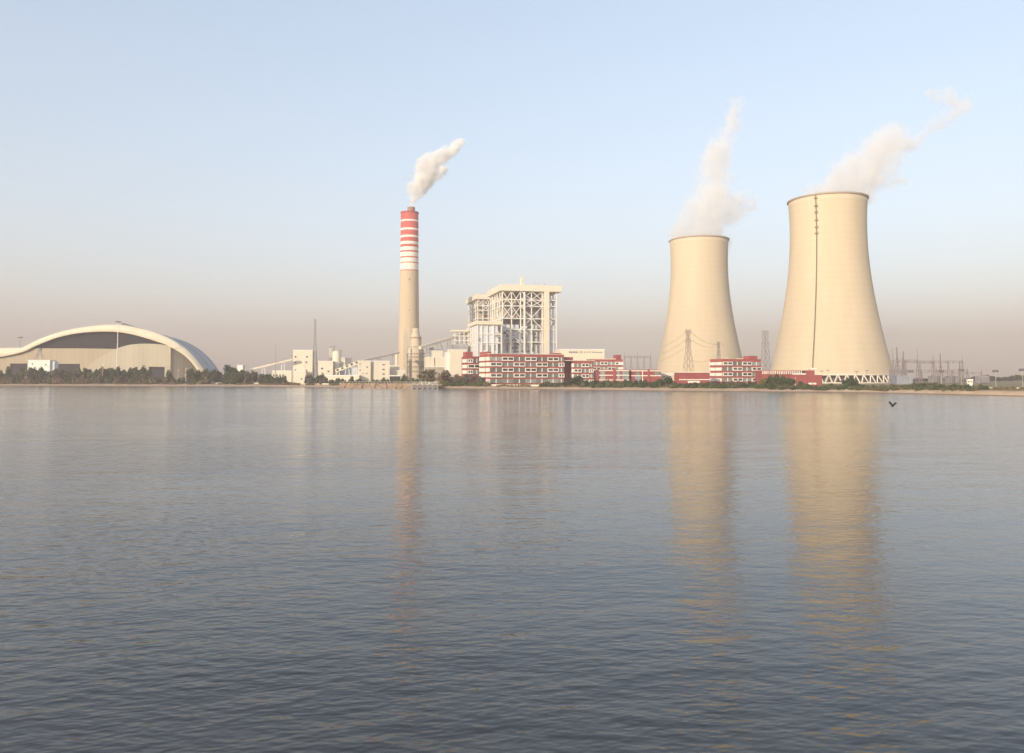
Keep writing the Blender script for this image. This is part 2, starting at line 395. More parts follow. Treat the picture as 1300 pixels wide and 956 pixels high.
def gallery(name, label, pa, Ya, pb, Yb, wid, hgt, m='cream_plain', legs=(), wins=0, leg_m='steel'):
    a = Vector((X(pa[0],Ya,pa[1]),Ya,Z(pa[1],Ya))); b_ = Vector((X(pb[0],Yb,pb[1]),Yb,Z(pb[1],Yb)))
    t = thing(name, label, 'conveyor', (a.x,a.y,GZ)); o = Vector((a.x,a.y,GZ))
    part('casing', MB().bar(a-o, b_-o, wid, hgt), M[m], t)
    for k_ in legs:
        p = a.lerp(b_, k_)-o
        lg = MB()
        for s in (-1,1):
            lg.bar((p.x+s*wid*0.9,p.y,0),(p.x+s*wid*0.4,p.y,p.z-hgt/2),0.45)
        n = max(1,int(p.z/7))
        for i in range(1,n): lg.bar((p.x-wid*.7,p.y,p.z*i/n),(p.x+wid*.7,p.y,p.z*i/n),0.3)
        part('trestle', lg, M[leg_m], t)
    for i in range(wins):
        p = a.lerp(b_, (i+0.5)/wins)-o
        d = (b_-a).normalized(); q = MB().bar(p-d*0.9+Vector((0,-wid/2-.05,0.2)), p+d*0.9+Vector((0,-wid/2-.05,0.2)), 0.2, 1.5)
        part('window', q, M['glass'], t)
    return t

# ---------------------------------------------------------------- arched coal sheds (far left)
YS = 770
def arch_pts(lst, Y): return [(X(px,Y,py), Z(py,Y)-GZ) for px, py in lst]
def smooth_line(p, n=6):
    out = []
    for i in range(len(p)-1):
        p0 = p[max(i-1,0)]; p1 = p[i]; p2 = p[i+1]; p3 = p[min(i+2,len(p)-1)]
        for k_ in range(n):
            t = k_/n
            out.append(tuple(0.5*((2*p1[a])+(-p0[a]+p2[a])*t+(2*p0[a]-5*p1[a]+4*p2[a]-p3[a])*t*t+(-p0[a]+3*p1[a]-3*p2[a]+p3[a])*t**3) for a in (0,1)))
    return out+[tuple(p[-1])]
shed = thing('coal_shed', 'huge arched coal storage shed with cream fascia and dark opening', 'shed', (X(130,YS),YS,GZ))
sx0 = X(130,YS)
outer = arch_pts([(-30,442.4),(19,441.6),(26.5,440.8),(38,435),(52,428.6),(75,421),(100,415.8),(125,412.8),(148,412.3),(168,415.2),(190,420.5),(205,426),(220,433.5),(233,442.5),(243,452),(252,463),(259,474),(263,485)], YS)
inner = arch_pts([(-30,456),(4,452.8),(31,446.6),(46,439.4),(70,430),(85,426),(100,423.2),(125,421.2),(150,421.6),(170,425),(185,429),(200,433.8),(212,438),(226,445.5),(237,453),(247,464),(254,475),(258,485)], YS-2)
outer = smooth_line([(x-sx0,z) for x,z in outer],4); inner = smooth_line([(x-sx0,z) for x,z in inner],4)
n_ = len(outer)
fa = MB(); fa.add([(x,-4,z) for x,z in inner]+[(x,3,z) for x,z in outer]+[(x,-2.6,z-0.1) for x,z in inner],
     [(i,i+1,n_+i+1,n_+i) for i in range(n_-1)]+[(i+1,i,2*n_+i,2*n_+i+1) for i in range(n_-1)])
part('fascia', fa, M['fascia'], shed, True)
DEP = 112
rf = MB()
nb = 12; vs = []
for j in range(nb+1):
    vs += [(x-.24*DEP*j/nb,3+DEP*j/nb,z) for x,z in outer]
for j in range(nb+1):
    vs += [(x*0.993-.24*DEP*j/nb,3+DEP*j/nb,z-0.9) for x,z in outer]
fs = []
for j in range(nb):
    for i in range(n_-1):
        fs.append((j*n_+i,j*n_+i+1,(j+1)*n_+i+1,(j+1)*n_+i))
roof_o = MB().add(vs[:(nb+1)*n_], fs)
ro = part('roof', roof_o, M['roof_blue'], shed, True)
part('lining', MB().add(vs[(nb+1)*n_:], [tuple(reversed(f)) for f in fs]), M['roof_inside'], ro, True)
for j in (0, 6, 11.9):
    rib = MB(); ox = -.24*DEP*j/nb
    for i in range(n_-1):
        (xa,za),(xb,zb) = outer[i], outer[i+1]; yy = 3.4+DEP*j/nb
        rib.bar((xa+ox,yy,za+0.25),(xb+ox,yy,zb+0.25),1.1,0.6)
    part('roof_rib', rib, M['steel'], ro)
vent = MB().prism([(X(145.5,YS)-sx0, Z(414,YS)-GZ),(X(151,YS)-sx0,Z(409.6,YS)-GZ),(X(168,YS)-sx0,Z(415,YS)-GZ),(X(160,YS)-sx0,Z(417,YS)-GZ)],4.5,10)
part('ridge_vent', vent, M['steel_dark'], ro)
part('back_wall', MB().prism([(x-.24*DEP,z) for x,z in outer]+[(outer[-1][0]-.24*DEP,0),(outer[0][0]-.24*DEP,0)], 3+DEP, 3.5+DEP), M['roof_inside'], shed)
# front wall with doorways
wx = lambda px: X(px,YS)-sx0
wz = lambda py: Z(py,YS)-GZ
fw = MB()
op = [(13.5,35,461.5),(69.5,102,462),(190,210,466)]
topl = [(-30,456.2),(4,453),(31,446.8),(42,442.3),(102,442.3),(147,443),(160,443),(190,443),(216.5,443)]
def top_at(px):
    for (a,ya),(b2,yb) in zip(topl, topl[1:]):
        if a <= px <= b2: return ya+(yb-ya)*(px-a)/(b2-a)
    return topl[-1][1]
segs = sorted(set([-30,4,13.5,31,42,102,35,69.5,147,190,210,216.5]))
for a, b2 in zip(segs, segs[1:]):
    mid = (a+b2)/2; bot = 0.0
    for oa, ob, oy in op:
        if oa <= mid <= ob: bot = wz(oy)
    fw.prism([(wx(a),bot),(wx(b2),bot),(wx(b2),wz(top_at(b2))),(wx(a),wz(top_at(a)))], -0.8, 0)
part('front_wall', fw, M['shed_wall'], shed)
# paler curved-top panel standing in front of the right half
pan = [(101,474),(112,466),(125,456),(138,448),(147,443.6),(156,440.2),(166,437.8),(178,436.6),(190,436.5),(203,437.2),(214,438.8),(217.5,440)]
pz = smooth_line([(wx(px),wz(py)) for px,py in pan],4)
part('end_panel', MB().prism([(wx(101),wz(486))] + pz + [(wx(217.5),wz(486))][:0] + [(wx(217.5),wz(466)),(wx(210.5),wz(466)),(wx(210),wz(466)),(wx(190),wz(465.6)),(wx(189.6),0),(wx(101),0)], -2.2, -1.2), M['shed_wall2'], shed)
part('corner_pier', MB().box(wx(210.3),wx(217.5),-2.2,-1.2,0,wz(466.2)), M['shed_wall2'], shed)
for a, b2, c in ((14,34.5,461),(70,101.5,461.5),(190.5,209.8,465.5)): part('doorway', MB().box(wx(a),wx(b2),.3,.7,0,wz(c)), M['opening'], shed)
# side wall running back from the right corner
sw = MB(); xr = wx(217.3)
def side(f): return (xr+36*f, -1.2+34*f)
def arch_z(x):
    for (x0_,z0_),(x1_,z1_) in zip(outer, outer[1:]):
        if x0_ <= x <= x1_: return z0_+(z1_-z0_)*(x-x0_)/(x1_-x0_)
    return 0.5
ns = 9; tops = []
for k_ in range(ns):
    x_, y_ = side(k_/(ns-1)*.72); tops.append((x_, y_, max(.6, arch_z(x_+.24*max(y_,0))-1.8 if y_ > -1 else wz(441))))
for (xa,ya,z_a),(xb,yb,z_b) in zip(tops, tops[1:]):
    sw.add([(xa,ya,0),(xb,yb,0),(xb,yb,z_b),(xa,ya,z_a)], [(0,1,2,3)])
part('side_wall', sw, M['shed_side'], shed)
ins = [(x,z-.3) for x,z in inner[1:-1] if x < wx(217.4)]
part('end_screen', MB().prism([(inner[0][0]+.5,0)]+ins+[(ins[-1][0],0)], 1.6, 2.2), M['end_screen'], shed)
block('control_hut', 'small white block hut with rooftop frame before the arched shed', 'hut', 35.5, 63, 458, 690, 9, 0, 'white',
      wins=[(41,462,1.2,1.2),(58,463,1.2,1.2)])
block('water_tank', 'pale grey-blue tank box beside the white hut', 'tank', 63.8, 69, 458.6, 692, 6, 0, 'blue_white', roof=False)
fm = MB(); 
for s in (-1,1):
    for q in (-1,1): fm.bar((s*3.5,q*2,0),(s*0.8,q*0.6,9),0.35)
    fm.bar((s*2.4,-1.3,3.5),(-s*1.6,-1.0,6.5),0.25)
fm.box(-1.3,1.3,-1,1,9,10.6)
o = thing('rooftop_frame', 'tapered steel frame on the white hut roof', 'frame', (X(50,694),694,Z(457.4,694)))
part('frame', fm, M['galv'], o)

# ---------------------------------------------------------------- masts and lamps
def mast(px, pyt, Y, label, head='ring', r=0.35, m='galv', group=None, name='light_mast', cat='light mast'):
    t = thing(name, label, cat, (X(px,Y),Y,GZ), 0, group); h_ = Z(pyt,Y)-GZ
    part('pole', MB().cyl((0,0,0),(0,0,h_),r,r*0.55,8), M[m], t)
    if head == 'ring':
        hd = MB().cyl((0,0,h_-0.8),(0,0,h_-0.3),1.9,1.9,14)
        for i in range(8):
            a = i*math.pi/4; hd.box(2.2*math.cos(a)-.45,2.2*math.cos(a)+.45,2.2*math.sin(a)-.45,2.2*math.sin(a)+.45,h_-1.3,h_-0.4)
        part('lamp_ring', hd, M['galv'], t)
        part('spike', MB().cyl((0,0,h_),(0,0,h_+1.6),0.12,0.05,6), M['galv'], t)
    elif head == 'flood':
        part('floodlight', MB().box(-1.5,1.5,-0.3,0.4,h_-0.7,h_+0.35), M['steel_dark'], t)
        part('bracket', MB().box(-1.7,1.7,-0.15,0.15,h_-0.95,h_-0.72), M['steel_dark'], t)
    elif head == 'double':
        for s in (-1,1):
            part('lamp_head', MB().bar((s*0.1,0,h_-0.1),(s*0.85,0,h_+0.25),0.35,0.25), M['steel_dark'], t)
    elif head == 'single':
        part('lamp_head', MB().bar((0,0,h_-.1),(1.2,-0.6,h_+0.2),0.4,0.25), M['white'], t)
    return t
mast(148.5, 407.5, 720, 'tallest lamp mast, in front of the middle of the arched shed', r=0.55, m='white')
mast(24.5, 427.5, 860, 'thin lamp mast behind the left end of the arched shed')
mast(370.5, 452, 640, 'short lamp mast at the left side of the three-storey cream block', 'double', 0.22)
mast(349.8, 438, 640, 'thin grey mast left of the cream block, before the low annex', 'none', 0.3, 'steel')
mast(226, 470, 640, 'plain white post before the shaded side of the arched shed', 'single', 0.16, 'white', cat='lamp post', name='lamp_post')
mast(236, 468, 642, 'white post with round base at the shaded side of the arched shed', 'single', 0.28, 'white', cat='lamp post', name='lamp_post')
mast(301, 463.5, 632, 'white lamp post left of the palm', 'single', 0.22, 'white', cat='lamp post', name='lamp_post')
mast(130.5, 463, 645, 'yellowish slim post in the trees before the arched shed', 'single', 0.16, 'cream_plain', cat='lamp post', name='lamp_post')
mast(285.5, 473, 630, 'short cream post among the trees right of the arched shed', 'none', 0.35, 'cream_plain', cat='post', name='marker_post')
for px, py, Y, lab in ((1043.5,471.3,420,'left one of two close lamp posts at the ladder foot of the near cooling tower'),
                       (1051.2,470.2,424,'right one of two close lamp posts at the ladder foot of the near cooling tower'),
                       (1087.5,471.8,415,'double-headed lamp post before the tower legs, left of a slightly taller one'),
                       (1100.5,470.8,418,'double-headed lamp post before the tower legs, right of a slightly lower one')):
    mast(px, py, Y, lab, 'double', 0.09, 'steel_dark', 'lamp posts at the near cooling tower', 'lamp_post', 'lamp post')
for px, py, Y, lab in ((1155.5,471,470,'floodlight post at the right corner of the blue shed'),(1195,471,470,'floodlight post between the blue shed and the white hut'),
                       (1220.3,469.4,455,'floodlight post just left of the small white hut'),(1263.8,470.5,440,'floodlight post before the hazy trees on the right'),
                       (1298,468.8,380,'nearest floodlight post, at the right edge of the photo')):
    mast(px, py, Y, lab, 'flood', 0.13, 'deck', 'floodlight posts on the right bank')
for px, lab in ((1002,'slim white post left of the red low hall'),(1009.5,'slim white post before the red low hall')):
    mast(px, 479, 470, lab, 'none', 0.16, 'white', cat='post', name='marker_post')

# lattice towers
def lattice(name, label, cat, px, pyt, Y, wb, wt, m, levels, bw, arms=(), group=None, rot=20, base=0):
    t = thing(name, label, cat, (X(px,Y),Y,GZ), R(rot), group); h_ = Z(pyt,Y)-GZ
    wid = lambda z: (wb+(wt-wb)*min(1,(z/h_)/0.75)**0.85)/2 if wt > 0 else wb/2*(1-z/h_)
    lv = [h_*((i/levels)**0.9) for i in range(levels+1)]
    lg = [MB() for _ in range(4)]; br = MB()
    cs = [(-1,-1),(1,-1),(1,1),(-1,1)]
    for za, zb in zip(lv, lv[1:]):
        a, b2 = wid(za), wid(zb)
        for i,(sx_,sy_) in enumerate(cs):
            lg[i].bar((sx_*a,sy_*a,za),(sx_*b2,sy_*b2,zb),bw)
            (qx,qy) = cs[(i+1)%4]
            br.bar((sx_*a,sy_*a,za),(qx*b2,qy*b2,zb),bw*0.6); br.bar((qx*a,qy*a,za),(sx_*b2,sy_*b2,zb),bw*0.6)
            br.bar((sx_*b2,sy_*b2,zb),(qx*b2,qy*b2,zb),bw*0.6)
    for q in lg: part('leg', q, M[m], t)
    part('bracing', br, M[m], t)
    for f, half in arms:
        z = h_*f; a = MB(); w2 = wid(z)
        for s in (-1,1):
            for q in (-1,1):
                a.bar((s*w2,q*w2,z),(s*half,0,z+0.3),bw*0.7); a.bar((s*w2,q*w2,z+2.2),(s*half,0,z+0.3),bw*0.6)
        part('cross_arm', a, M[m], t)
        for s in (-1,1):
            part('insulator', MB().cyl((s*half,0,z+0.2),(s*half,0,z-2.2),0.16,0.16,6), M['rim'], t)
    return t
lattice('radio_mast', 'tall slim grey lattice mast between two cream blocks left of the chimney', 'radio mast', 399.5, 405, 660, 5.2, 1.3, 'steel', 16, 0.20)
lattice('pylon', 'lattice pylon standing before the left foot of the far cooling tower', 'pylon', 874, 419, 620, 8.6, 2.2, 'pylon', 7, 0.19, ((0.985,2.6),(0.78,2.6)), 'lattice pylons')
lattice('pylon', 'small lattice pylon showing above the roof of the right red office block', 'pylon', 912.5, 434, 720, 5.5, 1.8, 'pylon', 5, 0.19, ((0.93,5.5),), 'lattice pylons')
lattice('pylon', 'faded lattice pylon in the gap between the two cooling towers', 'pylon', 972, 420, 840, 10, 4.2, 'pylon', 7, 0.22, ((0.97,4.0),(0.75,5.0)), 'lattice pylons')

def cable(pa, Ya, pb, Yb, sag, label, r=0.07):
    a = Vector((X(pa[0],Ya,pa[1]),Ya,Z(pa[1],Ya))); b2 = Vector((X(pb[0],Yb,pb[1]),Yb,Z(pb[1],Yb)))
    m_ = MB(); prev = None
    for i in range(17):
        f = i/16; p = a.lerp(b2,f)-Vector((0,0,sag*4*f*(1-f)))
        if prev is not None: m_.bar(prev-a, p-a, r*2)
        prev = p
    o = link('power_line', m_.mesh('power_line', M['pylon']), loc=a)
    return tag(o, label, 'cable', 'power lines across the far cooling tower')
for pa, pb in (((872.5,420.5),(842,440)),((871.5,430.5),(841,449)),((871,440),(838,458.5))):
    cable(pa, 620, pb, 680, 1.0, 'thin power line running left from the pylon across the far cooling tower')
for pa, pb in (((875.5,420.5),(908,437)),((876,430.5),(909,441)),((877,457),(905,455))):
    cable(pa, 620, pb, 718, 2.5, 'thin power line sagging between the two pylons before the far cooling tower')

# ---------------------------------------------------------------- coal handling buildings left of the chimney
gallery('conveyor_gallery', 'thin cream conveyor gallery climbing to the three-storey cream block', (318,469.2), 640, (373,456), 645, 2.2, 1.5, 'cream_plain', (0.1,0.3,0.75), 0, 'white')
block('transfer_house', 'tiny white cabin on the low end of the cream conveyor', 'cabin', 301, 308, 464.5, 645, 5, 0, 'white', base=6.0)
block('transfer_tower', 'three-storey cream block with six small windows left of the radio mast', 'building', 371.8, 396.5, 445.2, 650, 14, 8, 'cream_plain',
      wins=[(375,453,1.4,1.4),(389.5,453,1.4,1.4),(375,460,1.4,1.4),(389,460,1.4,1.4),(375,470,1.4,1.4),(389,470.4,1.4,1.4)])
t,fr,w,h_ = block('annex', 'long low cream annex with dark peaked marks, in front of the three-storey block', 'building', 345.5, 388, 471.5, 640, 7, 3, 'cream_plain',
      wins=[(383,481,1.2,1.2)])
mk = MB()
for i in range(4):
    x = fr.t(347.8+i*3.9); z = fr.z(476.5)
    mk.prism([(x-0.9,z-0.9),(x+0.9,z-0.9),(x+0.2,z+1.1),(x-0.2,z+1.1)],-0.15,0.02)
part('vent_louvre', mk, M['steel_dark'], t)
block('crusher_house', 'square cream house below the twin silos, with three small windows', 'building', 403.8, 422.5, 459.2, 655, 13, 8, 'cream_plain',
      wins=[(408.8,467.8,1.8,1.4),(417,471.4,1.6,1.4),(409,473.8,1.4,1)])
def silo(px, pyt, pyb, Y, r, label, name='silo', m='cream_plain'):
    t = thing(name, label, 'silo', (X(px,Y),Y,GZ)); h_ = Z(pyt,Y)-GZ
    part('tank', MB().rev([(r,0),(r,h_),(r*0.5,h_+r*0.3),(0.05,h_+r*0.3)],32), M[m], t, True)
    rl = MB()
    for i in range(10):
        a = i*math.pi/5; b2 = (i+1)*math.pi/5; p = (r*math.cos(a),r*math.sin(a)); q = (r*math.cos(b2),r*math.sin(b2))
        rl.bar((*p,h_),(*p,h_+1.2),0.15); rl.bar((*p,h_+1.2),(*q,h_+1.2),0.15)
    part('railing', rl, M['steel'], t)
    part('pipe', MB().cyl((r+.4,-r*.3,0),(r+.4,-r*.3,h_+2.4),0.3,0.3,8), M['steel'], t)
    return t
silo(420.8, 441.6, 0, 676, 2.2, 'narrow pale silo standing left behind the wider silo')
silo(427.2, 446.5, 0, 668, 3.4, 'wider cream silo with a railing, right of the narrow silo')
block('head_house', 'small cream box house right of the silos, on the roof line', 'building', 432.5, 445.5, 455, 680, 8, 8, 'cream_plain')
gallery('conveyor_gallery', 'short cream conveyor gallery with a row of square windows', (426,471.2), 650, (456,459.6), 652, 2.8, 2.6, 'cream_plain', (0.1,0.5,), 5, 'white')
block('low_wall_building', 'long low cream building under the windowed conveyor', 'building', 413, 456, 477.2, 640, 6, 3, 'cream_plain')
block('workshop', 'grey-shadowed shed below the windowed conveyor', 'building', 424, 454, 466.5, 672, 8, 8, 'blue_white', roof=False)
block('pump_house', 'left one of the paired cream blocks, with faint window rows', 'building', 454.2, 470.5, 458.8, 648, 14, 13, 'cream',
      wins=[(457,462,1,1),(466,466,1.2,1),(457,470,1,1),(461,474,1,1),(465.5,474,1,1)])
block('link_bay', 'recessed narrow bay between the paired cream blocks', 'building', 470.6, 474.6, 460, 655, 8, 13, 'blue_white', roof=False)
block('treatment_house', 'right one of the paired cream blocks, with three windows in a column', 'building', 474.6, 494.6, 459, 650, 16, 13, 'cream',
      wins=[(487,463,2,1.1),(487,469,2,1.1),(487,474.8,2,1.1)])
gallery('conveyor_gallery', 'long pale conveyor gallery rising from the paired cream blocks to the chimney', (459,458.2), 690, (506,447.6), 760, 2.4, 1.7, 'cream_plain', (0.1,0.45,0.8))
block('stair_tower', 'narrow cream stair tower touching the left side of the chimney', 'building', 501.4, 504.4, 449.8, 765, 4, 0, 'cream_plain', base=6)
block('electrical_house', 'low cream house left of the chimney foot', 'building', 494.8, 507, 464.8, 680, 9, 10, 'cream_plain')
block('filter_house', 'lower cream house in front of the chimney foot', 'building', 499, 514.5, 471, 660, 9, 10, 'cream_plain')
block('open_shelter', 'dark open shelter with white posts left of the chimney foot', 'shelter', 495, 508, 477.5, 640, 6, 5, 'opening')

# absorber beside the chimney
YA = 790
ab = thing('absorber_tower', 'stepped cream absorber vessel with ringed platforms, right front of the chimney foot', 'absorber', (X(527.5,YA),YA,GZ))
za = lambda py: Z(py,YA)-GZ
M['absorber'] = mat('absorber_lining', (0.56,0.47,0.34), 0.7, 0.16, 0.25, True, panel=(2, 3.2, 0.3, 0.15))
part('vessel', MB().rev([(8.4,0),(8.4,za(450)),(8.1,za(447)),(8.1,za(444)),(5.8,za(440)),(5.2,za(438)),(5.0,za(428)),(4.2,za(425)),(3.4,za(421)),(3.2,za(417)),(0.1,za(416.4))],40), M['absorber'], ab, True)
for a_ in (-2.6,-2.0,-1.1,-.5): part('riser_pipe', MB().cyl((9.2*math.cos(a_),9.2*math.sin(a_),0),(9.2*math.cos(a_),9.2*math.sin(a_),za(444-6*math.sin(a_*3))),.45,.45,8), M['steel'], ab)
for py, r_ in ((449.5,9.6),(453.5,9.6),(459.5,9.7),(466,9.7),(471.5,9.7),(441,7.2),(429,6.2)):
    part('platform', MB().rev([(r_-1.4,za(py)),(r_,za(py)),(r_,za(py)+0.7),(r_-1.4,za(py)+0.7),(r_-1.4,za(py))],40), M['rim'], ab)
st = MB()
for i in range(12):
    z0_, z1_ = za(474)+i*3.6, za(474)+(i+1)*3.6; s = -1 if i%2 else 1
    st.bar((-9.5-1.2*s,-4,z0_),(-9.5+1.2*s,-4,z1_),0.5,0.3); st.bar((-11,-4,z1_),(-8,-4,z1_),0.5,0.2)
for xx in (-11,-8): st.bar((xx,-4.4,0),(xx,-4.4,za(424)),0.35)
part('stair', st, M['steel'], ab)
part('duct', MB().bar((2,2,za(432)),(-2,30,za(428)),7,7), M['cream_plain'], ab)

# ducts, precipitators and bunkers between chimney and boiler house
gallery('conveyor_gallery', 'long grey-green conveyor gallery climbing from the absorber to the boiler house', (533,441.5), 760, (597,422), 830, 3.0, 2.6, 'cream_plain', (0.15,0.35,0.55,0.75), 0)
block('precipitator', 'left one of two cream box casings right of the absorber', 'casing', 541, 551.3, 454, 740, 14, 13, 'cream', base=6)
block('precipitator', 'right one of two cream box casings right of the absorber', 'casing', 552.3, 566, 454, 742, 14, 13, 'cream', base=6)
block('fan_house', 'low cream house under the box casings right of the absorber', 'building', 541, 568, 466, 735, 10, 13, 'boiler')
block('duct_box', 'upper cream box stacked above the box casings', 'casing', 549, 562, 446, 765, 8, 13, 'cream_plain', base=6)
block('bunker_house', 'large plain cream block left of the red offices', 'building', 571.5, 592.5, 444.5, 700, 18, 13, 'cream_plain')
block('bunker_bay', 'narrow cream bay at the left of the large plain cream block', 'building', 567, 571.3, 448, 705, 14, 13, 'white')
rs_ = MB().prism([(X(541,775)-X(541,775),Z(444,775)-GZ),(X(562,775)-X(541,775),Z(444,775)-GZ),(X(558.5,775)-X(541,775),Z(435.5,775)-GZ),(X(556,775)-X(541,775),Z(440,775)-GZ),(X(548,775)-X(541,775),Z(441,775)-GZ)],0,8)
for i in range(5): rs_.bar((i*4,1,0),(i*4,1,Z(444,775)-GZ),0.5)
o = thing('canopy', 'dark sloping canopy roof under the grey-green conveyor', 'canopy', (X(541,775),775,GZ)); part('roof', rs_, M['steel'], o)
block('switch_room', 'grey louvred band house under the stepped steel frame', 'building', 575, 594, 437, 790, 10, 13, 'boiler_grey', base=20, roof=False)
fr = Frame(577, 800, 13)
t = thing('stepped_frame', 'small stepped steel frame with flat roof left of the boiler house', 'steel frame', fr.loc, fr.rot)
w = fr.t(594.5); zt = fr.z(419.5)
part('roof', MB().box(-3,w,-1,12,zt-1.2,zt+0.5), M['cream_plain'], t)
q = MB()
for x in (0,w*.33,w*.66,w-0.5):
    q.box(x,x+0.6,0,0.6,0,zt-1.25); q.box(x,x+0.6,10,10.6,0,zt-1.25)
for z in (zt-6,zt-11,zt-17): q.box(-0.5,w,-0.1,0.7,z,z+0.8); q.box(-0.5,w,1,10,z,z+0.3)
part('frame', q, M['white_steel'], t)
block('tank_stand', 'cream tower box between the stepped frame and the boiler house', 'building', 593.6, 597.5, 418, 806, 8, 13, 'cream_plain')

# ---------------------------------------------------------------- boiler houses
def boiler_house(name, label, px, Y, rot, pxr, dep, pyroof, pyfas, cols, beams, bays, over=3.0, extra=True):
    fr = Frame(px, Y, rot); t = thing(name, label, 'boiler house', fr.loc, fr.rot, 'open steel boiler houses')
    w = fr.t(pxr); H = fr.z(pyroof); hf = fr.z(pyfas)
    part('roof', MB().box(-over,w+over,-over,dep+over,hf,H), M['cream_plain'], t)
    xs_ = [fr.t(c) for c in cols]
    nb_ = 5; ys = [dep*i/nb_ for i in range(nb_+1)]
    for i, x in enumerate(xs_):
        wd = 1.0
        part('column', MB().box(x-wd/2,x+wd/2,0,wd,0,hf), M['white_steel'], t)
        part('column', MB().box(x-wd/2,x+wd/2,dep-wd,dep,0,hf), M['white_steel'], t)
    for y in ys[1:-1]:
        for x in (xs_[0], xs_[-1]):
            part('column', MB().box(x-.55,x+.55,y-.55,y+.55,0,hf), M['white_steel'], t)
    zb = [fr.z(p) for p in beams]
    for z in zb:
        bm = MB().box(xs_[0],xs_[-1],0.1,1.0,z-.45,z+.45).box(xs_[0],xs_[-1],dep-1,dep-.1,z-.5,z+.5)
        bm.box(xs_[0]-.45,xs_[0]+.45,1.1,dep-1.1,z-.5,z+.5).box(xs_[-1]-.45,xs_[-1]+.45,1.1,dep-1.1,z-.5,z+.5)
        part('beam', bm, M['white_steel'], t)
        gr = MB().box(xs_[0]+.6,xs_[-1]-.6,1.3,8,z-.15,z+.15)      # walkway grating and its rail
        gr.box(xs_[0]+.6,xs_[-1]-.6,1.3,1.4,z+1.0,z+1.15)
        part('walkway', gr, M['steel'], t)
    allz = [0]+sorted(zb)+[hf]
    for (ia, ib, ka, kb) in bays:            # big X braces on the front
        a, b2 = xs_[ia], xs_[ib]; za_, zb2 = allz[ka], allz[kb]
        part('brace', MB().bar((a,-0.1,za_),(b2,-0.1,zb2),0.62).bar((a,-0.35,zb2),(b2,-0.35,za_),0.62), M['white_steel'], t)
    sb = [MB(), MB()]
    for k_, x in ((0, xs_[0]-.2), (1, xs_[-1]+.2)):
        for i in range(nb_):
            for za_, zb2 in zip(allz[::2], allz[2::2]):
                p_, q_ = (za_, zb2) if i%2 else (zb2, za_)
                sb[k_].bar((x,ys[i],p_),(x,ys[i+1],q_),0.6)
    part('side_bracing', sb[0], M['white_steel'], t); part('side_bracing', sb[1], M['white_steel'], t)
    return t, fr, w, H, hf, xs_, zb
bh, fr, w, H, hf, xs_, zb = boiler_house('boiler_house', 'tallest boiler house, white steel frame under a deep cream roof',
    638, 790, 13, 709, 62, 361.3, 369.2, [637.8,649.5,661,675,688.5,706.5], [380,388,404,418,434],
    [(0,1,4,6),(1,2,4,6),(0,1,3,4),(1,2,3,4),(2,4,2,4),(2,3,5,6),(3,4,5,6),(0,2,1,2),(2,3,4,5),(3,4,4,5)])
fx = fr.t; fz = fr.z
part('boiler_body', MB().box(fx(641),fx(660),9,52,fz(404),fz(388)).box(fx(640),fx(660),14,50,fz(388),fz(376)), M['boiler'], bh)
part('hopper', MB().prism([(fx(640),fz(390)),(fx(659),fz(390)),(fx(652),fz(397)),(fx(646),fz(397))][::-1],6,20), M['boiler_grey'], bh)
part('boiler_body', MB().box(fx(664),fx(688),10,52,fz(412),fz(373)), M['boiler_grey'], bh)
part('rear_casing', MB().box(fx(638.6),fx(704),40,60,fz(412),fz(371)), M['boiler'], bh)
part('cladding_panel', MB().box(fx(640),fx(648.5),4,5,0,fz(411.5)).box(fx(650.4),fx(659.8),4,5,0,fz(411.5)).box(fx(662.5),fx(673.8),4,5,0,fz(413))
     .box(fx(676),fx(688),4,5,0,fz(411)), M['blue_white'], bh)
part('lift_shaft', MB().box(fx(690.3),fx(696.6),-3.2,4,0,hf-0.1), M['cream_plain'], bh)
part('side_panel', MB().box(fx(697.2),fx(703.6),1.2,10,0,fz(412)), M['blue_white'], bh)
part('main_column', MB().box(fx(664.3),fx(666.3),-2.4,-0.6,0,fz(370.5)), M['white'], bh)
pp = MB()
for px, pa, pb in ((678,420,446),(683.5,412,448),(655,428,447),(668,424,447),(645,424,446)):
    pp.cyl((fx(px),2.6,fz(pb)),(fx(px),2.6,fz(pa)),0.75,0.75,8)
pp.cyl((fx(683.5),2.6,fz(412)),(fx(676),2.6,fz(405)),0.75,0.75,8)
part('pipework', pp, M['ladder'], bh)
rw = random.Random(5)
for i in range(46):
    px = rw.choice([642,645,647.5,652,655,658,664,668,672,677,680.5,684,687]); py = rw.uniform(414,447)
    part('opening', MB().box(fx(px)-rw.uniform(.5,1.6),fx(px)+rw.uniform(.5,1.6),3.85,3.98,fz(py)-rw.uniform(.4,1.6),fz(py)+rw.uniform(.4,1.2)), M['steel_dark'], bh)
part('roof_vent', MB().cyl((fx(663.5),6,H),(fx(663.5),6,H+8.2),1.1,1.1,10).cyl((fx(666),6,H),(fx(666),6,H+9),0.7,0.7,10).cyl((fx(659),9,H),(fx(659),9,H+3),0.5,0.5,10), M['cream_plain'], bh)
part('roof_mast', MB().cyl((fx(681),6,H),(fx(681),6,H+4.5),0.3,0.2,6).cyl((fx(684.5),6,H),(fx(684.5),6,H+4),0.3,0.2,6).cyl((fx(687),6,H),(fx(687),6,H+3.4),0.3,0.2,6)
     .cyl((fx(693.5),6,H),(fx(693.5),6,H+4.2),1.0,0.15,6), M['steel'], bh)
# side face cladding fragments and floors seen on the left
sf = MB()
for i in range(9):
    z = fz(372)-8-i*9.2
    sf.box(-0.4,0.5,3+(i*7)%18,24+(i*11)%30,z,z+3.4)
part('side_floor', sf, M['boiler'], bh)
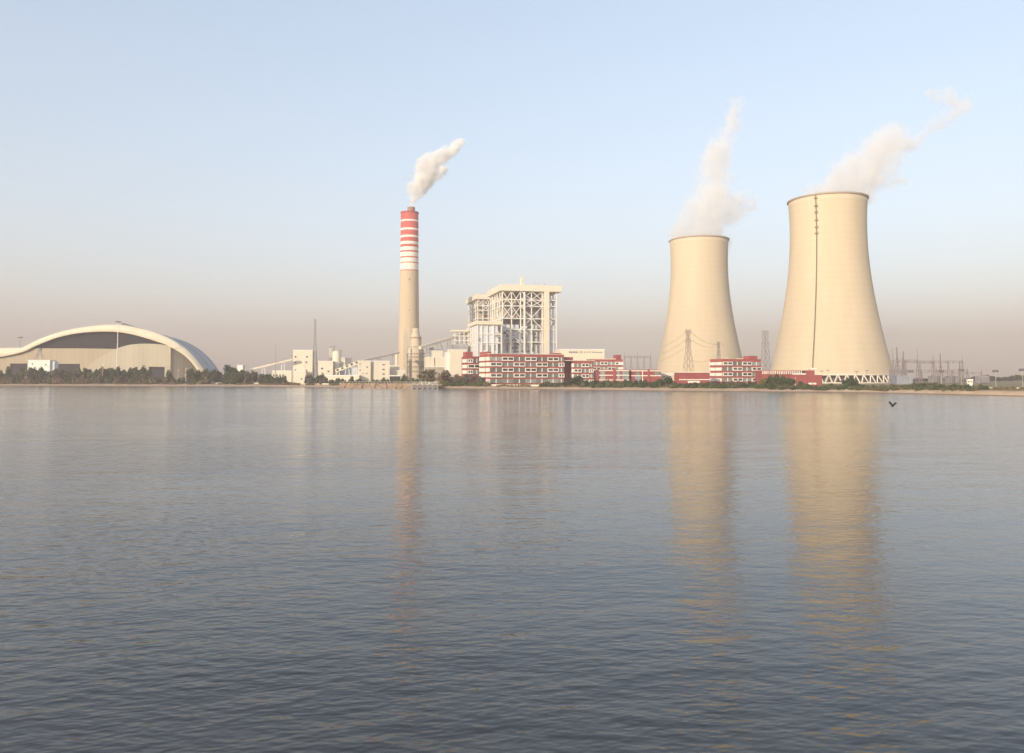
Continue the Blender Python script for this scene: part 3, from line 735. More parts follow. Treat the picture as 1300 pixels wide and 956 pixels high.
# second boiler house farther back
b2h, fr2, w2, H2, hf2, xs2, zb2_ = boiler_house('boiler_house', 'farther, lower boiler house frame showing left of the tallest one',
    606.5, 905, 13, 655, 62, 373.5, 380, [606.3,613,620,630,641,653], [388,394,404], [(0,1,3,4),(1,2,3,4),(1,2,2,3)])
f2 = fr2
part('boiler_body', MB().box(f2.t(608),f2.t(626),10,50,f2.z(412),f2.z(388)), M['boiler'], b2h)
part('hopper', MB().prism([(f2.t(612.5),f2.z(395)),(f2.t(623),f2.z(395)),(f2.t(620),f2.z(400)),(f2.t(616),f2.z(400))][::-1],4,16), M['boiler_grey'], b2h)
# lower front block with cream roof band
fr3 = Frame(606, 762, 13); t = thing('bunker_bay', 'pale blue-white clad bay with cream roof band, below the farther boiler house', 'building', fr3.loc, fr3.rot)
w3 = fr3.t(637.2); z3 = fr3.z(407.3); g3 = fr3.depth_at(596, 0)
part('roof', MB().box(-2,w3,-2,g3,fr3.z(412),z3), M['cream_plain'], t)
part('wall', MB().box(0,w3-4,0.5,g3-2,0,fr3.z(412.1)), M['blue_white'], t)
cc = MB()
for px in (606.4,611.5,618.5,626.5,636.5): cc.box(fr3.t(px)-.5,fr3.t(px)+.5,-0.7,0.3,0,fr3.z(412.2))
for py in (424,435): cc.box(0.2,w3-.5,-0.4,0.2,fr3.z(py)-.5,fr3.z(py)+.5)
for i in range(4):
    yy = g3*(i+.5)/4.2; cc.box(-0.7,-.1,yy-.5,yy+.5,0,fr3.z(412.2))
for py in (421,430,438): cc.box(-0.5,-0.05,0,g3-3,fr3.z(py)-.4,fr3.z(py)+.4)
part('frame', cc, M['white_steel'], t)
for px,py,a_,b_ in ((632,425,2.4,2.2),(615,440,1.2,3),(622,442,1,3),(609,432,1,2),(628,441,1,2.5)):
    part('opening', MB().box(fr3.t(px)-a_,fr3.t(px)+a_,0.3,0.45,fr3.z(py)-b_,fr3.z(py)+b_), M['boiler_grey'], t)
for i in range(8):
    yy = 3+g3*0.85*((i*0.37)%1); zz = 12+((i*17)%30); part('opening', MB().box(-0.06,0.05,yy-1.2,yy+1.2,zz,zz+2.5), M['boiler_grey'], t)
# turbine hall
t,fr,w,h_ = block('turbine_hall', 'low cream hall with grey clerestory strip, behind the right part of the red office', 'building', 711, 767.5, 444, 720, 30, 6, 'cream_plain')
sg = MB().box(fr.t(722),fr.t(734),-0.12,0.02,fr.z(448.2),fr.z(446)).box(fr.t(753),fr.t(765),-0.12,0.02,fr.z(447.8),fr.z(446.6))
part('clerestory', sg, M['steel'], t)
lt = MB()
for i in range(5):
    x = fr.t(739+i*3.2); lt.box(x-.35,x+.35,-0.14,0.02,fr.z(448),fr.z(446))
x = fr.t(737); lt.box(x-1,x+.3,-0.14,0.02,fr.z(448.6),fr.z(448.2)); lt.box(x-.1,x+.4,-0.14,0.02,fr.z(448),fr.z(445.8))
part('sign_mark', lt, M['steel_dark'], t)

# ---------------------------------------------------------------- red offices
win_frame = {}
def win_mesh(wd, ht, key):
    if key in win_frame: return win_frame[key]
    f = MB(); e = 0.42; d0, d1 = -0.75, 0.02
    f.box(0,wd,d0,d1,ht-e,ht).box(0,wd,d0,d1,0,e*1.5).box(0,e,d0,d1,e*1.5,ht-e).box(wd-e,wd,d0,d1,e*1.5,ht-e).box(wd/2-e*.7,wd/2+e*.7,d0+.05,d1,e*1.5,ht-e)
    pn = MB().box(e,wd/2-e*.7,-0.45,-0.05,e*1.5,ht-e).box(wd/2+e*.7,wd-e,-0.45,-0.05,e*1.5,ht-e)
    win_frame[key] = (f.mesh('window', M['frame']), pn.mesh('pane', M['glass'])); return win_frame[key]
def bay_mesh(wd, ht, key):
    if key in win_frame: return win_frame[key]
    g = MB().box(0.05,wd-.05,-0.06,0.02,0,ht)
    f = MB().box(wd/2-.28,wd/2+.28,-0.35,-0.07,0,ht)
    win_frame[key] = (g.mesh('glazing', M['glass_grey']), f.mesh('mullion', M['frame'])); return win_frame[key]
def facade(t, x0, x1, z0, nfl, pitch, wh, nmod, start, key, yl=0.0, last_ground=True):
    mw = (x1-x0)/nmod
    for fl in range(nfl):
        z = z0 + fl*pitch; k_ = 0.0; i = 0
        while k_ < nmod-0.05:
            f = min(1.0, nmod-k_); x = x0+k_*mw
            white = ((i + fl + start) % 2 == 0) and not (fl == 0 and last_ground)
            if white:
                a, b2 = win_mesh(mw*f, wh, key+('w%.2f' % f)); o = link('window', a, t, (x,yl,z)); link('pane', b2, o)
            else:
                a, b2 = bay_mesh(mw*f, wh, key+('g%.2f' % f)); o = link('glazing', a, t, (x,yl,z)); link('mullion', b2, o)
            k_ += 1; i += 1
fr = Frame(622.3, 498, 22); ol = fr.t(716); dep = fr.depth_at(609.3, 0)
of = thing('office_block', 'long four-storey red brick office with white framed windows, nearest the water', 'office', fr.loc, fr.rot)
Ho = fr.z(449.4); pit = 3.53
part('wall', MB().box(0,ol,0,dep,0,Ho), M['red'], of)
part('roof_kerb', MB().box(-.2,ol+.2,-.25,.4,Ho,Ho+.35).box(-.2,.4,.41,dep,Ho,Ho+.35), M['wall_low'], of)
part('penthouse', MB().box(fr.t(705),fr.t(715.5),3,9,Ho,Ho+1.2), M['red'], of)
z0 = Ho-1.75-2.5-4*pit
facade(of, 0, ol, z0, 5, pit, 2.5, 6.5, 1, 'o1', 0.0)
# sunny end wall: cream panels either side of a dark slot
for fl in range(5):
    z = z0+fl*pit
    for (ya, yb) in ((0.3,dep*0.30),(dep*0.42,dep*0.98)):
        if fl == 0 and ya > 1: continue
        o = part('end_window', MB().box(-0.7,0.02,ya,yb,z+.1,z+2.5), M['frame'], of)
part('slot', MB().box(-0.12,0.03,dep*0.33,dep*0.39,0,Ho-1), M['red_dark'], of)
part('stair_head', MB().box(-0.2,3,dep*0.30,dep*0.99,Ho,Ho+1.7), M['red'], of)
# left wing set back
frw = Frame(593.3, 520, 22); wl = frw.t(610.5)
wg = thing('office_wing', 'short three-storey red wing set back at the left of the long office', 'office', frw.loc, frw.rot)
Hw = frw.z(452.4)
part('wall', MB().box(0,wl,0,12,0,Hw), M['red_dark'], wg)
zw = Hw-1.7-2.5-3*3.7
for fl in range(1,4):
    z = zw+fl*3.7
    if fl == 2: 
        a, b2 = win_mesh(wl*.97, 2.6, 'wgl'); o = link('window', a, wg, (0.2,0,z)); link('pane', b2, o)
    else:
        a, b2 = win_mesh(wl*.38, 2.6, 'wgs'); o = link('window', a, wg, (0.2,0,z)); link('pane', b2, o)
        a, b2 = bay_mesh(wl*.55, 2.6, 'wgg'); o = link('glazing', a, wg, (wl*.42,0,z)); link('mullion', b2, o)
    part('end_window', MB().box(-0.6,0.02,0.5,9,z+.1,z+2.4), M['frame'], wg)
part('stair_head', MB().box(-.3,wl*.42,1,8,Hw,Hw+3), M['red'], wg)
part('canopy', MB().box(1,wl+3,-4,-.2,3.5,4.2), M['blue_white'], wg)
# middle red blocks
def red_block(label, px0, px1, pyt, Y, rot, dep, nfl, pit, nmod, start, key, ground=True, name='office_block', wall='red'):
    fr = Frame(px0, Y, rot); w = fr.t(px1); H = fr.z(pyt)
    t = thing(name, label, 'office', fr.loc, fr.rot)
    part('wall', MB().box(0,w,0,dep,0,H), M[wall], t)
    z0 = H-1.7-2.4-(nfl-1)*pit
    facade(t, 0.3, w-0.2, z0, nfl, pit, 2.4, nmod, start, key, 0.0, ground)
    return t, fr, w, H, z0
part('link_wall', MB().box(ol+.05,fr.t(727.5,8),8,16,0,Ho-1.2), M['red_dark'], of)
t, f_, w_, H_, z_ = red_block('red office block with white ended balconies, just right of the long office', 728, 753.5, 458.2, 520, 18, 14, 4, 3.55, 2.6, 0, 'o2', False)
for fl in range(1,4):
    part('balcony_end', MB().cyl((-0.2,0.2,z_+fl*3.55),(-0.2,0.2,z_+fl*3.55+2.4),1.0,1.0,12), M['frame'], t)
part('roof_slab', MB().box(-6,w_+1,-.3,14,H_,H_+.5), M['wall_low'], t)
t, f_, w_, H_, z_ = red_block('red office block with a stair tower box on its right roof corner', 752, 790.5, 456.2, 556, 12, 14, 4, 3.6, 4.0, 0, 'o3', False)
part('stair_head', MB().box(f_.t(783.5),f_.t(789.3),1,8,H_,f_.z(450.3)), M['red_dark'], t)
part('roof_slab', MB().box(f_.t(750.5),f_.t(782),.2,13,H_,H_+.6), M['wall_low'], t)
for fl in range(2,4):
    part('balcony_end', MB().box(w_-3.4,w_+.3,-0.9,.1,z_+fl*3.6,z_+fl*3.6+2.3), M['frame'], t)
def low_red(label, px0, px1, pyt, Y, lines, extra=None, rot=6):
    fr = Frame(px0, Y, rot); w = fr.t(px1); H = fr.z(pyt); t = thing('low_office', label, 'building', fr.loc, fr.rot)
    part('wall', MB().box(0,w,0,10,0,H), M['red_dark'], t)
    for py in lines:
        part('ledge', MB().box(-.1,w+.1,-0.35,.05,fr.z(py)-.28,fr.z(py)+.28), M['frame'], t)
    return t, fr, w, H
t, f_, w_, H_ = low_red('two-storey dark red building with white ledges, left one of the low pair', 760.5, 798.5, 469, 500, (470.5,476.4,482.4))
part('pier', MB().box(f_.t(778),f_.t(781.5),-.6,.1,0,H_+.6), M['red'], t)
for px0, px1 in ((762,768),(783,787),(790,798)):
    o = part('glazing', MB().box(f_.t(px0),f_.t(px1),-.1,.03,f_.z(481.5),f_.z(471.5)), M['glass_grey'], t)
    pass
t, f_, w_, H_ = low_red('two-storey dark red building with a blue glazed door, right one of the low pair', 801, 839, 469.3, 505, (470.8,477))
part('pier', MB().box(f_.t(822),f_.t(824.5),-.6,.1,0,H_+.4), M['red'], t)
part('pier', MB().box(f_.t(815.2),f_.t(816),-.4,.1,0,H_-1), M['frame'], t)
part('glazing', MB().box(f_.t(807),f_.t(812.5),-.1,.03,f_.z(476.5),f_.z(472.2)).box(f_.t(831),f_.t(838),-.1,.03,f_.z(476),f_.z(471.8)), M['glass_grey'], t)
part('door', MB().box(f_.t(806),f_.t(813.5),-.14,.03,0.3,f_.z(477.6)), M['blue'], t)
part('plinth_gate', MB().box(f_.t(810.5),f_.t(816),-3,-2.6,0,f_.z(484.5)), M['wall_low'], t)
# right red office
fr = Frame(917, 515, 22); w = fr.t(966.5); dep = fr.depth_at(901.5, 0); H = fr.z(455.6)
t = thing('office_block', 'four-storey red office with white framed windows, between the two cooling towers', 'office', fr.loc, fr.rot)
part('wall', MB().box(0,w,0,dep,0,H), M['red'], t)
pit = 3.55; z0 = H-1.8-2.4-4*pit
facade(t, 0.2, w-.2, z0, 5, pit, 2.4, 4.0, 0, 'o5', 0.0)
for fl in range(1,5):
    for ya, yb in ((.4,dep*.47),(dep*.54,dep*.98)):
        part('end_window', MB().box(-.7,.02,ya,yb,z0+fl*pit+.1,z0+fl*pit+2.1), M['frame'], t)
part('slot', MB().box(-.14,.03,dep*.485,dep*.525,0,H-.5), M['steel_dark'], t)
part('stair_head', MB().box(fr.t(952.5),fr.t(963),1,7,H,H+2.2), M['red'], t)
part('roof_kerb', MB().box(fr.t(918),fr.t(926),.5,1,H,H+.9).box(fr.t(936),fr.t(944),.5,1,H,H+.6), M['wall_low'], t)
t, f_, w_, H_ = low_red('low red brick annex with white ledge, left of the right red office', 862, 901, 473, 500, (482,))
part('roof_kerb', MB().box(-.3,w_+.3,-.4,10.2,H_,H_+.5), M['frame'], t)
part('window', MB().box(f_.t(873),f_.t(888),-.12,.03,f_.z(486),f_.z(483.6)), M['frame'], t)
t, f_, w_, H_ = low_red('low red canteen hall with white fins along its eaves, before the near cooling tower', 966.5, 1034, 470.2, 505, (), rot=4)
rr_ = random.Random(2)
for i in range(22):
    px = 968+i*2.35+rr_.uniform(-.3,.3)
    part('fin', MB().box(f_.t(px)-.22,f_.t(px)+.22,-.5,.05,f_.z(475),f_.z(470.8)), M['frame'], t)
part('glazing', MB().box(f_.t(1005),f_.t(1022),-.15,.03,f_.z(473.6),f_.z(470.9)), M['glass'], t)
part('sign_board', MB().box(f_.t(1006),f_.t(1022.5),-.5,-.16,f_.z(475.6),f_.z(473.9)), M['frame'], t)
t, f_, w_, H_ = low_red('plain red brick gatehouse in front of the canteen hall', 1003.5, 1043.5, 476, 470, (), rot=2)
part('window', MB().box(f_.t(1026),f_.t(1031),-.12,.03,f_.z(488),f_.z(486)).box(f_.t(1032),f_.t(1036),-.12,.03,f_.z(488),f_.z(486)), M['frame'], t)
block('pipe_house', 'pale pink house top behind the gatehouse, below the tower ladder', 'building', 1030.5, 1036.5, 468.5, 540, 6, 4, 'wall_low')
block('service_house', 'pale low house between the dark red pair and the red annex', 'building', 838.5, 861.5, 475.5, 520, 8, 4, 'wall_low', wins=[(843,478,1,.8),(851,478,1,.8),(858,478.4,1,.8)])

# ---------------------------------------------------------------- switchyard and right side
block('blue_shed', 'pale blue sheet metal shed at the right foot of the near cooling tower', 'shed', 1138, 1158.5, 476.5, 560, 10, 0, 'blue', roof=False)
block('gate_hut', 'tiny white hut in the switchyard haze', 'hut', 1229, 1234.6, 482.8, 480, 1.6, 0, 'white', wins=[(1229.5,484.6,.8,.8),(1232.4,484.6,.8,.8)])
def gantry(px0, px1, pyb, Y, label, npost, pyt):
    x0, x1 = X(px0,Y), X(px1,Y); zb_ = Z(pyb,Y)-GZ; zt_ = Z(pyt,Y)-GZ
    t = thing('switchyard_gantry', label, 'gantry', (x0,Y,GZ), 0, 'switchyard gantries')
    bm = MB(); n = int((x1-x0)/3)
    for i in range(n):
        a = (x1-x0)*i/n; b_ = (x1-x0)*(i+1)/n
        bm.bar((a,0,zb_),(b_,0,zb_+(1.6 if i%2 else 0)),0.22); bm.bar((a,0,zb_+1.6 if i%2 else zb_),(b_,0,zb_),0.2)
    bm.bar((0,0,zb_),(x1-x0,0,zb_),0.35); bm.bar((0,0,zb_+1.6),(x1-x0,0,zb_+1.6),0.35)
    part('beam', bm, M['pylon'], t)
    for i in range(npost):
        x = (x1-x0)*i/max(1,npost-1)
        lg = MB()
        for s in (-1,1): lg.bar((x+s*2.0,s*1.2,0),(x+s*0.25,0,zb_+1.6),0.4)
        for k_ in range(1,5): 
            z = zb_*k_/5; q = 2.0-1.75*k_/5; lg.bar((x-q,0,z),(x+q,0,z),0.25)
        part('leg', lg, M['pylon'], t)
        if (i+npost)%2: part('spike', MB().cyl((x,0,zb_+1.6),(x,0,zt_),0.22,0.08,6), M['pylon'], t)
    return t
gantry(1134,1165,459.5,640,'dark switchyard gantry with tall spikes right beside the near cooling tower',3,441)
gantry(1146,1184,461,690,'switchyard gantry behind the blue shed',3,452)
gantry(1168,1222,460.5,720,'long faint switchyard gantry with three legs, right of the blue shed',4,451)
gantry(1130,1228,472.5,610,'low long switchyard gantry running across the yard',6,466)
gantry(1196,1246,474.5,760,'faint low gantry at the right end of the switchyard',3,464)
lattice('lightning_mast', 'tall dark lightning mast just right of the near cooling tower', 'mast', 1139.2, 441, 600, 5.2, 0.3, 'pylon', 10, 0.26)
lattice('lightning_mast', 'pale thin lightning mast right of the dark one', 'mast', 1147.3, 446, 680, 4.0, 0.3, 'pylon', 9, 0.24)
lattice('lightning_mast', 'thin lightning mast in the middle of the switchyard', 'mast', 1194, 449, 720, 3.5, 0.3, 'pylon', 9, 0.24)
lattice('lightning_mast', 'thin lightning mast at the right end of the switchyard', 'mast', 1218.5, 459, 650, 3.5, 0.3, 'pylon', 8, 0.24)
# transmission frame faintly seen between the red offices and the far tower
gantry(793,826,454,900,'faint steel gantry above the roofs of the dark red low pair',5,446)
for px, lab in ((1183,'left one of the hazy grey transformer boxes in the switchyard'),(1204,'middle hazy grey transformer box in the switchyard'),(1243,'rightmost hazy grey transformer box in the switchyard')):
    fr = Frame(px, 620, 5); t = thing('transformer', lab, 'transformer', fr.loc, fr.rot, 'switchyard transformers')
    part('tank', MB().box(0,8,0,5,0.4,6), M['steel'], t)
    part('radiator', MB().box(0.5,7.5,-1.4,-.1,0.8,5), M['galv'], t)
    for i in range(3): part('bushing', MB().cyl((1.6+i*2.4,2,6),(1.4+i*2.6,2,9.5),.3,.15,8), M['rim'], t)

# ---------------------------------------------------------------- waterside structures
# stone revetment below the promenade and the steel jetty
rv = MB()
rvs = random.Random(9)
px = 432.0
while px < 560:
    Y = shoreY(px)-0.6; x = X(px,Y); s = rvs.uniform(0.7,1.5)
    for j in range(4):
        zz = 0.1+j*0.75; yy = Y+j*1.5
        a = s*rvs.uniform(.7,1.2)
        vs = [(x+dx*a+rvs.uniform(-.25,.25), yy+dy*a+rvs.uniform(-.25,.25), zz+dz*a*0.8+rvs.uniform(-.2,.2)) for dx in (-.9,.9) for dy in (-.7,.7) for dz in (-.6,.6)]
        rv.add(vs, [(0,1,3,2),(4,6,7,5),(0,4,5,1),(2,3,7,6),(0,2,6,4),(1,5,7,3)])
    px += s*1.7/Y*1000
o = link('stone_revetment', rv.mesh('stone_revetment', M['stone'])); tag(o, 'brown rubble stones along the waterline left of the jetty', 'rubble', kind='stuff')
pw = MB(); pr = MB()
pr_pts = [(432+i*4.0) for i in range(33)]
for a, b_ in zip(pr_pts, pr_pts[1:]):
    Ya, Yb = shoreY(a)+6, shoreY(b_)+6
    pw.bar((X(a,Ya),Ya,2.35),(X(b_,Yb),Yb,2.35),1.2,1.2)
    pr.bar((X(a,Ya),Ya,2.95),(X(a,Ya),Ya,4.0),.10); pr.bar((X(a,Ya),Ya,4.0),(X(b_,Yb),Yb,4.0),.10)
o = thing('quay_wall', 'pale quay wall with thin railing below the cream blocks', 'quay wall', (0,0,0))
part('coping', pw, M['deck'], o); part('railing', pr, M['white'], o)
YJ = shoreY(540)-14
jx0, jx1 = X(523,YJ), X(556,YJ)
jt = thing('jetty', 'steel trussed jetty platform standing in the water before the chimney', 'jetty', (jx0,YJ,0))
jl = jx1-jx0
part('deck', MB().box(0,jl,0,8,2.45,2.85), M['deck'], jt)
br_ = MB(); n = 5
for i in range(n):
    a, b_ = jl*i/n, jl*(i+1)/n
    br_.bar((a,.2,.1),(b_,.2,2.4),.17); br_.bar((a,.5,2.4),(b_,.5,.1),.17)
part('brace', br_, M['white_steel'], jt)
for i in range(n+1):
    for y in (0.35,7.6): part('pile', MB().cyl((jl*i/n,y,-1),(jl*i/n,y,2.45),.2,.2,8), M['deck'], jt)
rl = MB()
for i in range(15):
    rl.bar((jl*i/14,.15,2.85),(jl*i/14,.15,3.9),.05)
rl.bar((0,.15,3.9),(jl,.15,3.9),.06); rl.bar((0,.15,3.4),(jl,.15,3.4),.05)
part('railing', rl, M['white'], jt)
part('screen', MB().box(0.3,jl-.3,0.7,1.0,0.0,2.4), M['opening'], jt)  # dark sheet standing in for the shade beneath the deck
part('pump', MB().cyl((jl*.35,4,2.85),(jl*.35,4,4.4),.5,.5,12).box(jl*.6,jl*.6+1.4,3,5,2.85,4), M['deck'], jt)
# low white walls behind the bank
def low_wall(px0, px1, off, h_, label):
    n = max(2,int((px1-px0)/8)); q = MB(); base_ = None
    for i in range(n):
        a, b_ = px0+(px1-px0)*i/n, px0+(px1-px0)*(i+1)/n
        Ya, Yb = shoreY(a)+off, shoreY(b_)+off
        pa, pb = (X(a,Ya),Ya,0), (X(b_,Yb),Yb,0)
        if base_ is None: base_ = pa
        q.bar((pa[0]-base_[0],pa[1]-base_[1],h_/2-.3),(pb[0]-base_[0],pb[1]-base_[1],h_/2-.3),.5,h_+.6)
    o = link('low_wall', q.mesh('low_wall', M['wall_low']), loc=(base_[0],base_[1],GZ-.2)); return tag(o, label, 'wall')
low_wall(20.5,33,20,1.3,'short whitewashed wall before the left doorway of the arched shed')
low_wall(133,160,20,1.1,'low whitewashed wall in the trees before the arched shed middle')
low_wall(186,331,20,1.0,'long low pale wall right of the arched shed, behind the bushes')
low_wall(336,430,18,0.9,'low pale wall before the cream annex')
low_wall(616,700,13,0.9,'low pale wall along the bank before the long red office')
low_wall(1252,1270,17,1.1,'short low pale wall right of the scrub, nearer the tower')
low_wall(1281,1310,17,1.2,'short low pale wall at the right edge of the photo')
for px, py, lab in ((33.5,478.5,'round white hut top poking out of the trees by the white hut'),):
    Y = 655; t = thing('tank_hood', lab, 'tank', (X(px,Y),Y,GZ)); part('drum', MB().rev([(1.3,0),(1.3,Z(480,Y)-GZ),(0.9,Z(478.2,Y)-GZ),(.05,Z(478,Y)-GZ)],16), M['white'], t)

# ---------------------------------------------------------------- vegetation
def crown_mesh(seed, kind, m, n):
    r_ = random.Random(seed); q = MB()
    lobes = []
    if kind == 'bushy':
        for i in range(9): 
            a = r_.uniform(0,6.28); d = r_.uniform(0,2.6); lobes.append((d*math.cos(a),d*math.sin(a),r_.uniform(2.6,6.6),r_.uniform(1.3,2.3)))
        lobes.append((0,0,7.2,1.5))
    elif kind == 'tall':
        for i in range(12):
            z = 2+i*0.68; w_ = 1.9*(1-((z-4.6)/7.2)**2); a = r_.uniform(0,6.28)
            lobes.append((w_*.5*math.cos(a),w_*.5*math.sin(a),z,max(.6,w_*r_.uniform(.6,.95))))
    else:
        for i in range(9):
            a = r_.uniform(0,6.28); d = r_.uniform(0,2.4); lobes.append((d*math.cos(a),d*math.sin(a),r_.uniform(.7,2.2)*(1-d/4.5),r_.uniform(.9,1.5)))
    tot = sum(l[3]**2 for l in lobes)
    for lx,ly,lz,lr in lobes:
        for _ in range(int(n*lr*lr/tot)+1):
            v = Vector((r_.gauss(0,1),r_.gauss(0,1),r_.gauss(0,1))).normalized()*lr*r_.uniform(.45,1.12)
            c = Vector((lx,ly,lz))+v*Vector((1,1,.85)).length/1.65
            if c.z < .1: c.z = r_.uniform(.1,.6)
            s = r_.uniform(.22,.55)
            nrm = (v.normalized()+Vector((r_.gauss(0,.6),r_.gauss(0,.6),r_.gauss(0,.6)))).normalized()
            a = nrm.orthogonal().normalized(); b_ = nrm.cross(a)
            t = r_.uniform(0,6.28); a2 = a*math.cos(t)+b_*math.sin(t); b2 = nrm.cross(a2)
            q.add([c-a2*s-b2*s*.6, c+a2*s*.3-b2*s*.7, c+a2*s+b2*s*.5, c-a2*s*.2+b2*s*.8], [(0,1,2,3)])
    return q.mesh('crown', m)
def trunk_mesh(h_, seed):
    r_ = random.Random(seed); q = MB().cyl((0,0,-.3),(0,0,h_*.5),.22,.15,7)
    for i in range(5):
        a = r_.uniform(0,6.28); q.cyl((0,0,h_*(.25+.05*i)),(1.5*math.cos(a),1.5*math.sin(a),h_*(.5+.08*i)),.11,.04,5)
    return q.mesh('trunk', M['trunk'])
KINDS = {'bushy':('bushy_tree','tree',8.4,3.9), 'tall':('slender_tree','tree',10.0,2.3), 'shrub':('shrub','shrub',3.2,3.3)}
protos = {}
def ground_z(off):
    for (d0,z0_),(d1,z1_) in zip(prof_bank, prof_bank[1:]):
        if d0 <= off <= d1: return z0_+(z1_-z0_)*(off-d0)/(d1-d0)-.08
    return GZ
prof_bank = [(-6,-0.9),(0,0.0),(1.5,0.45),(3.5,0.9),(6,1.25),(9,1.6),(14,1.9),(20,GZ),(60,GZ)]
def plant(px, pyt, off, kind, leaf, label, group, wpx=None, Y=None):
    key = (kind, leaf, random.Random(int(px*7)).randrange(3))
    Y = Y or shoreY(px)+off; nm, cat, ph, pw_ = KINDS[kind]
    gz = ground_z(Y-shoreY(px)); hh = max(0.6, Z(pyt,Y)-gz); sz = hh/ph
    sx_ = sz if wpx is None else max(.55*sz, 1.45*wpx/1000*Y/2/pw_)
    rz = random.uniform(0,6.28)
    if key not in protos:
        sd = hash(key[2])*31+{'bushy':1,'tall':2,'shrub':3}[kind]*7
        t = thing(nm, label, cat, (X(px,Y),Y,gz), rz, group); t.scale = (sx_,sx_,sz)
        link('crown', crown_mesh(sd, kind, M[leaf], {'bushy':1300,'tall':800,'shrub':700}[kind]), t)
        if kind != 'shrub': link('trunk', trunk_mesh(ph, sd), t)
        protos[key] = t; return t
    return dup(protos[key], (X(px,Y),Y,gz), rz, (sx_,sx_,sz), label, group)
rv_ = random.Random(21)
def run(px0, px1, step, py, jit, off, kind, leaf, label, group, wpx=None):
    px = px0
    while px <= px1:
        lf = leaf if isinstance(leaf,str) else rv_.choice(leaf)
        plant(px, py+rv_.uniform(-jit,jit), rv_.uniform(*off), kind, lf, label, group, wpx and wpx*rv_.uniform(.8,1.2))
        px += step*rv_.uniform(.75,1.25)
D_, O_, Mi, Br, Gr = 'leaf_dark','leaf_olive','leaf_mid','leaf_brown','leaf_grey'
g1 = 'trees before the arched shed'
run(1,102,4.6,471,5.5,(22,40),'bushy',(D_,D_,Mi,O_),'dark leafy tree in the belt before the left half of the arched shed',g1,9)
plant(52,466.5,24,'bushy',D_,'tallest dark round tree, overlapping the white hut',g1,13)
run(104,186,4.6,469.5,2.5,(22,40),'bushy',(D_,D_,Mi),'dark leafy tree in the belt before the pale curved panel of the shed',g1,8)
run(108,186,7,468,2.5,(22,40),'tall',(D_,O_),'slender dark tree in the belt before the pale curved panel of the shed',g1,5)
plant(182.5,464.8,26,'bushy',D_,'dark tree standing left of the right shed doorway',g1,12)
run(2,188,4,478.5,2.2,(11,19),'shrub',(Mi,D_,O_,Br),'low undergrowth bush at the feet of the shed trees','undergrowth before the arched shed',8)
run(192,224,9,478,2,(18,26),'shrub',(O_,Mi),'low bush before the right shed doorway','bushes before the right shed doorway',11)
plant(214,470,28,'bushy',Mi,'mid green tree at the bright corner of the arched shed',g1,9)
g2 = 'trees right of the arched shed'
for px,py,w_,lf,lab in ((243,468,11,D_,'dark tree at the shaded shed wall, leftmost of the clump'),(252,470,12,D_,'dark tree at the foot of the blue-grey shed roof'),
      (262,468.5,12,Mi,'dark tree below the blue-grey shed roof edge'),(272,469,11,D_,'dark tree where the shed roof meets the ground'),
      (288,463.5,13,D_,'tallest dark tree right of the arched shed'),(296,466.5,14,D_,'wide dark tree between the cream post and the lamp post'),
      (307,470,12,D_,'dark tree right of the white lamp post'),(313,472,9,Mi,'smaller tree left of the palm')):
    plant(px,py,26,'bushy',lf,lab,g2,w_)
plant(264,478,14,'shrub',O_,'olive dome bush on the bank below the shed roof','bank bushes left',15)
plant(196,478,14,'shrub',O_,'olive dome bush on the bank below the right shed doorway','bank bushes left',11)
plant(295,479,14,'shrub',D_,'square dark bush on the bank below the white lamp post','bank bushes left',17)
plant(313,479,15,'shrub',O_,'small olive bush on the bank left of the palm','bank bushes left',9)
run(276,340,7,473,3,(22,34),'bushy',(D_,Mi,D_),'dark tree in the belt between the arched shed and the palm','belt of trees left of the palm',11)
run(228,246,6,480,1,(16,20),'shrub',(Mi,O_),'low bush at the shaded shed wall','bushes at the shaded shed wall',8)
# palm
Yp = shoreY(321)+18; hp = Z(463.5,Yp)-GZ
pm = thing('palm_tree','feathery palm with drooping fronds left of the cream annex','palm',(X(320.5,Yp),Yp,GZ))
part('trunk', MB().cyl((0,0,-.2),(0.2,0,hp*.55),.32,.22,8), M['trunk'], pm)
fq = MB(); rp = random.Random(4)
for i in range(34):
    a = rp.uniform(0,6.28); el = rp.uniform(-.5,1.35); ln = rp.uniform(3.6,5.2); prev = Vector((.2,0,hp*.55)); w0 = .5
    d = Vector((math.cos(a)*math.cos(el),math.sin(a)*math.cos(el),math.sin(el)))
    side_ = Vector((-math.sin(a),math.cos(a),0))
    pts_ = [prev.copy()]
    for k_ in range(5):
        prev = prev+d*ln/5; d = (d-Vector((0,0,.22))).normalized(); pts_.append(prev.copy())
    for k_ in range(5):
        wa, wb_ = w0*(1-k_/6), w0*(1-(k_+1)/6)
        fq.add([pts_[k_]-side_*wa-Vector((0,0,.25*wa)),pts_[k_],pts_[k_+1],pts_[k_+1]-side_*wb_-Vector((0,0,.25*wb_))],[(0,1,2,3)])
        fq.add([pts_[k_],pts_[k_]+side_*wa-Vector((0,0,.25*wa)),pts_[k_+1]+side_*wb_-Vector((0,0,.25*wb_)),pts_[k_+1]],[(0,1,2,3)])
part('frond', fq, M['leaf_olive'], pm)
run(330,366,4.2,478.5,1.2,(16,24),'shrub',(D_,D_,Gr),'dark hedge bush before the cream annex','hedge before the cream annex',8)
run(334,345,5,474,1.5,(20,26),'bushy',(Gr,D_),'greyish tree right of the palm','greyish trees right of the palm',8)
run(390,414,4,476.5,1.5,(18,26),'shrub',(Gr,Gr,D_),'grey scrubby bush at the foot of the radio mast','bushes at the foot of the radio mast',9)
plant(410,475,22,'bushy',D_,'small dark tree right of the radio mast foot','bushes at the foot of the radio mast',7)
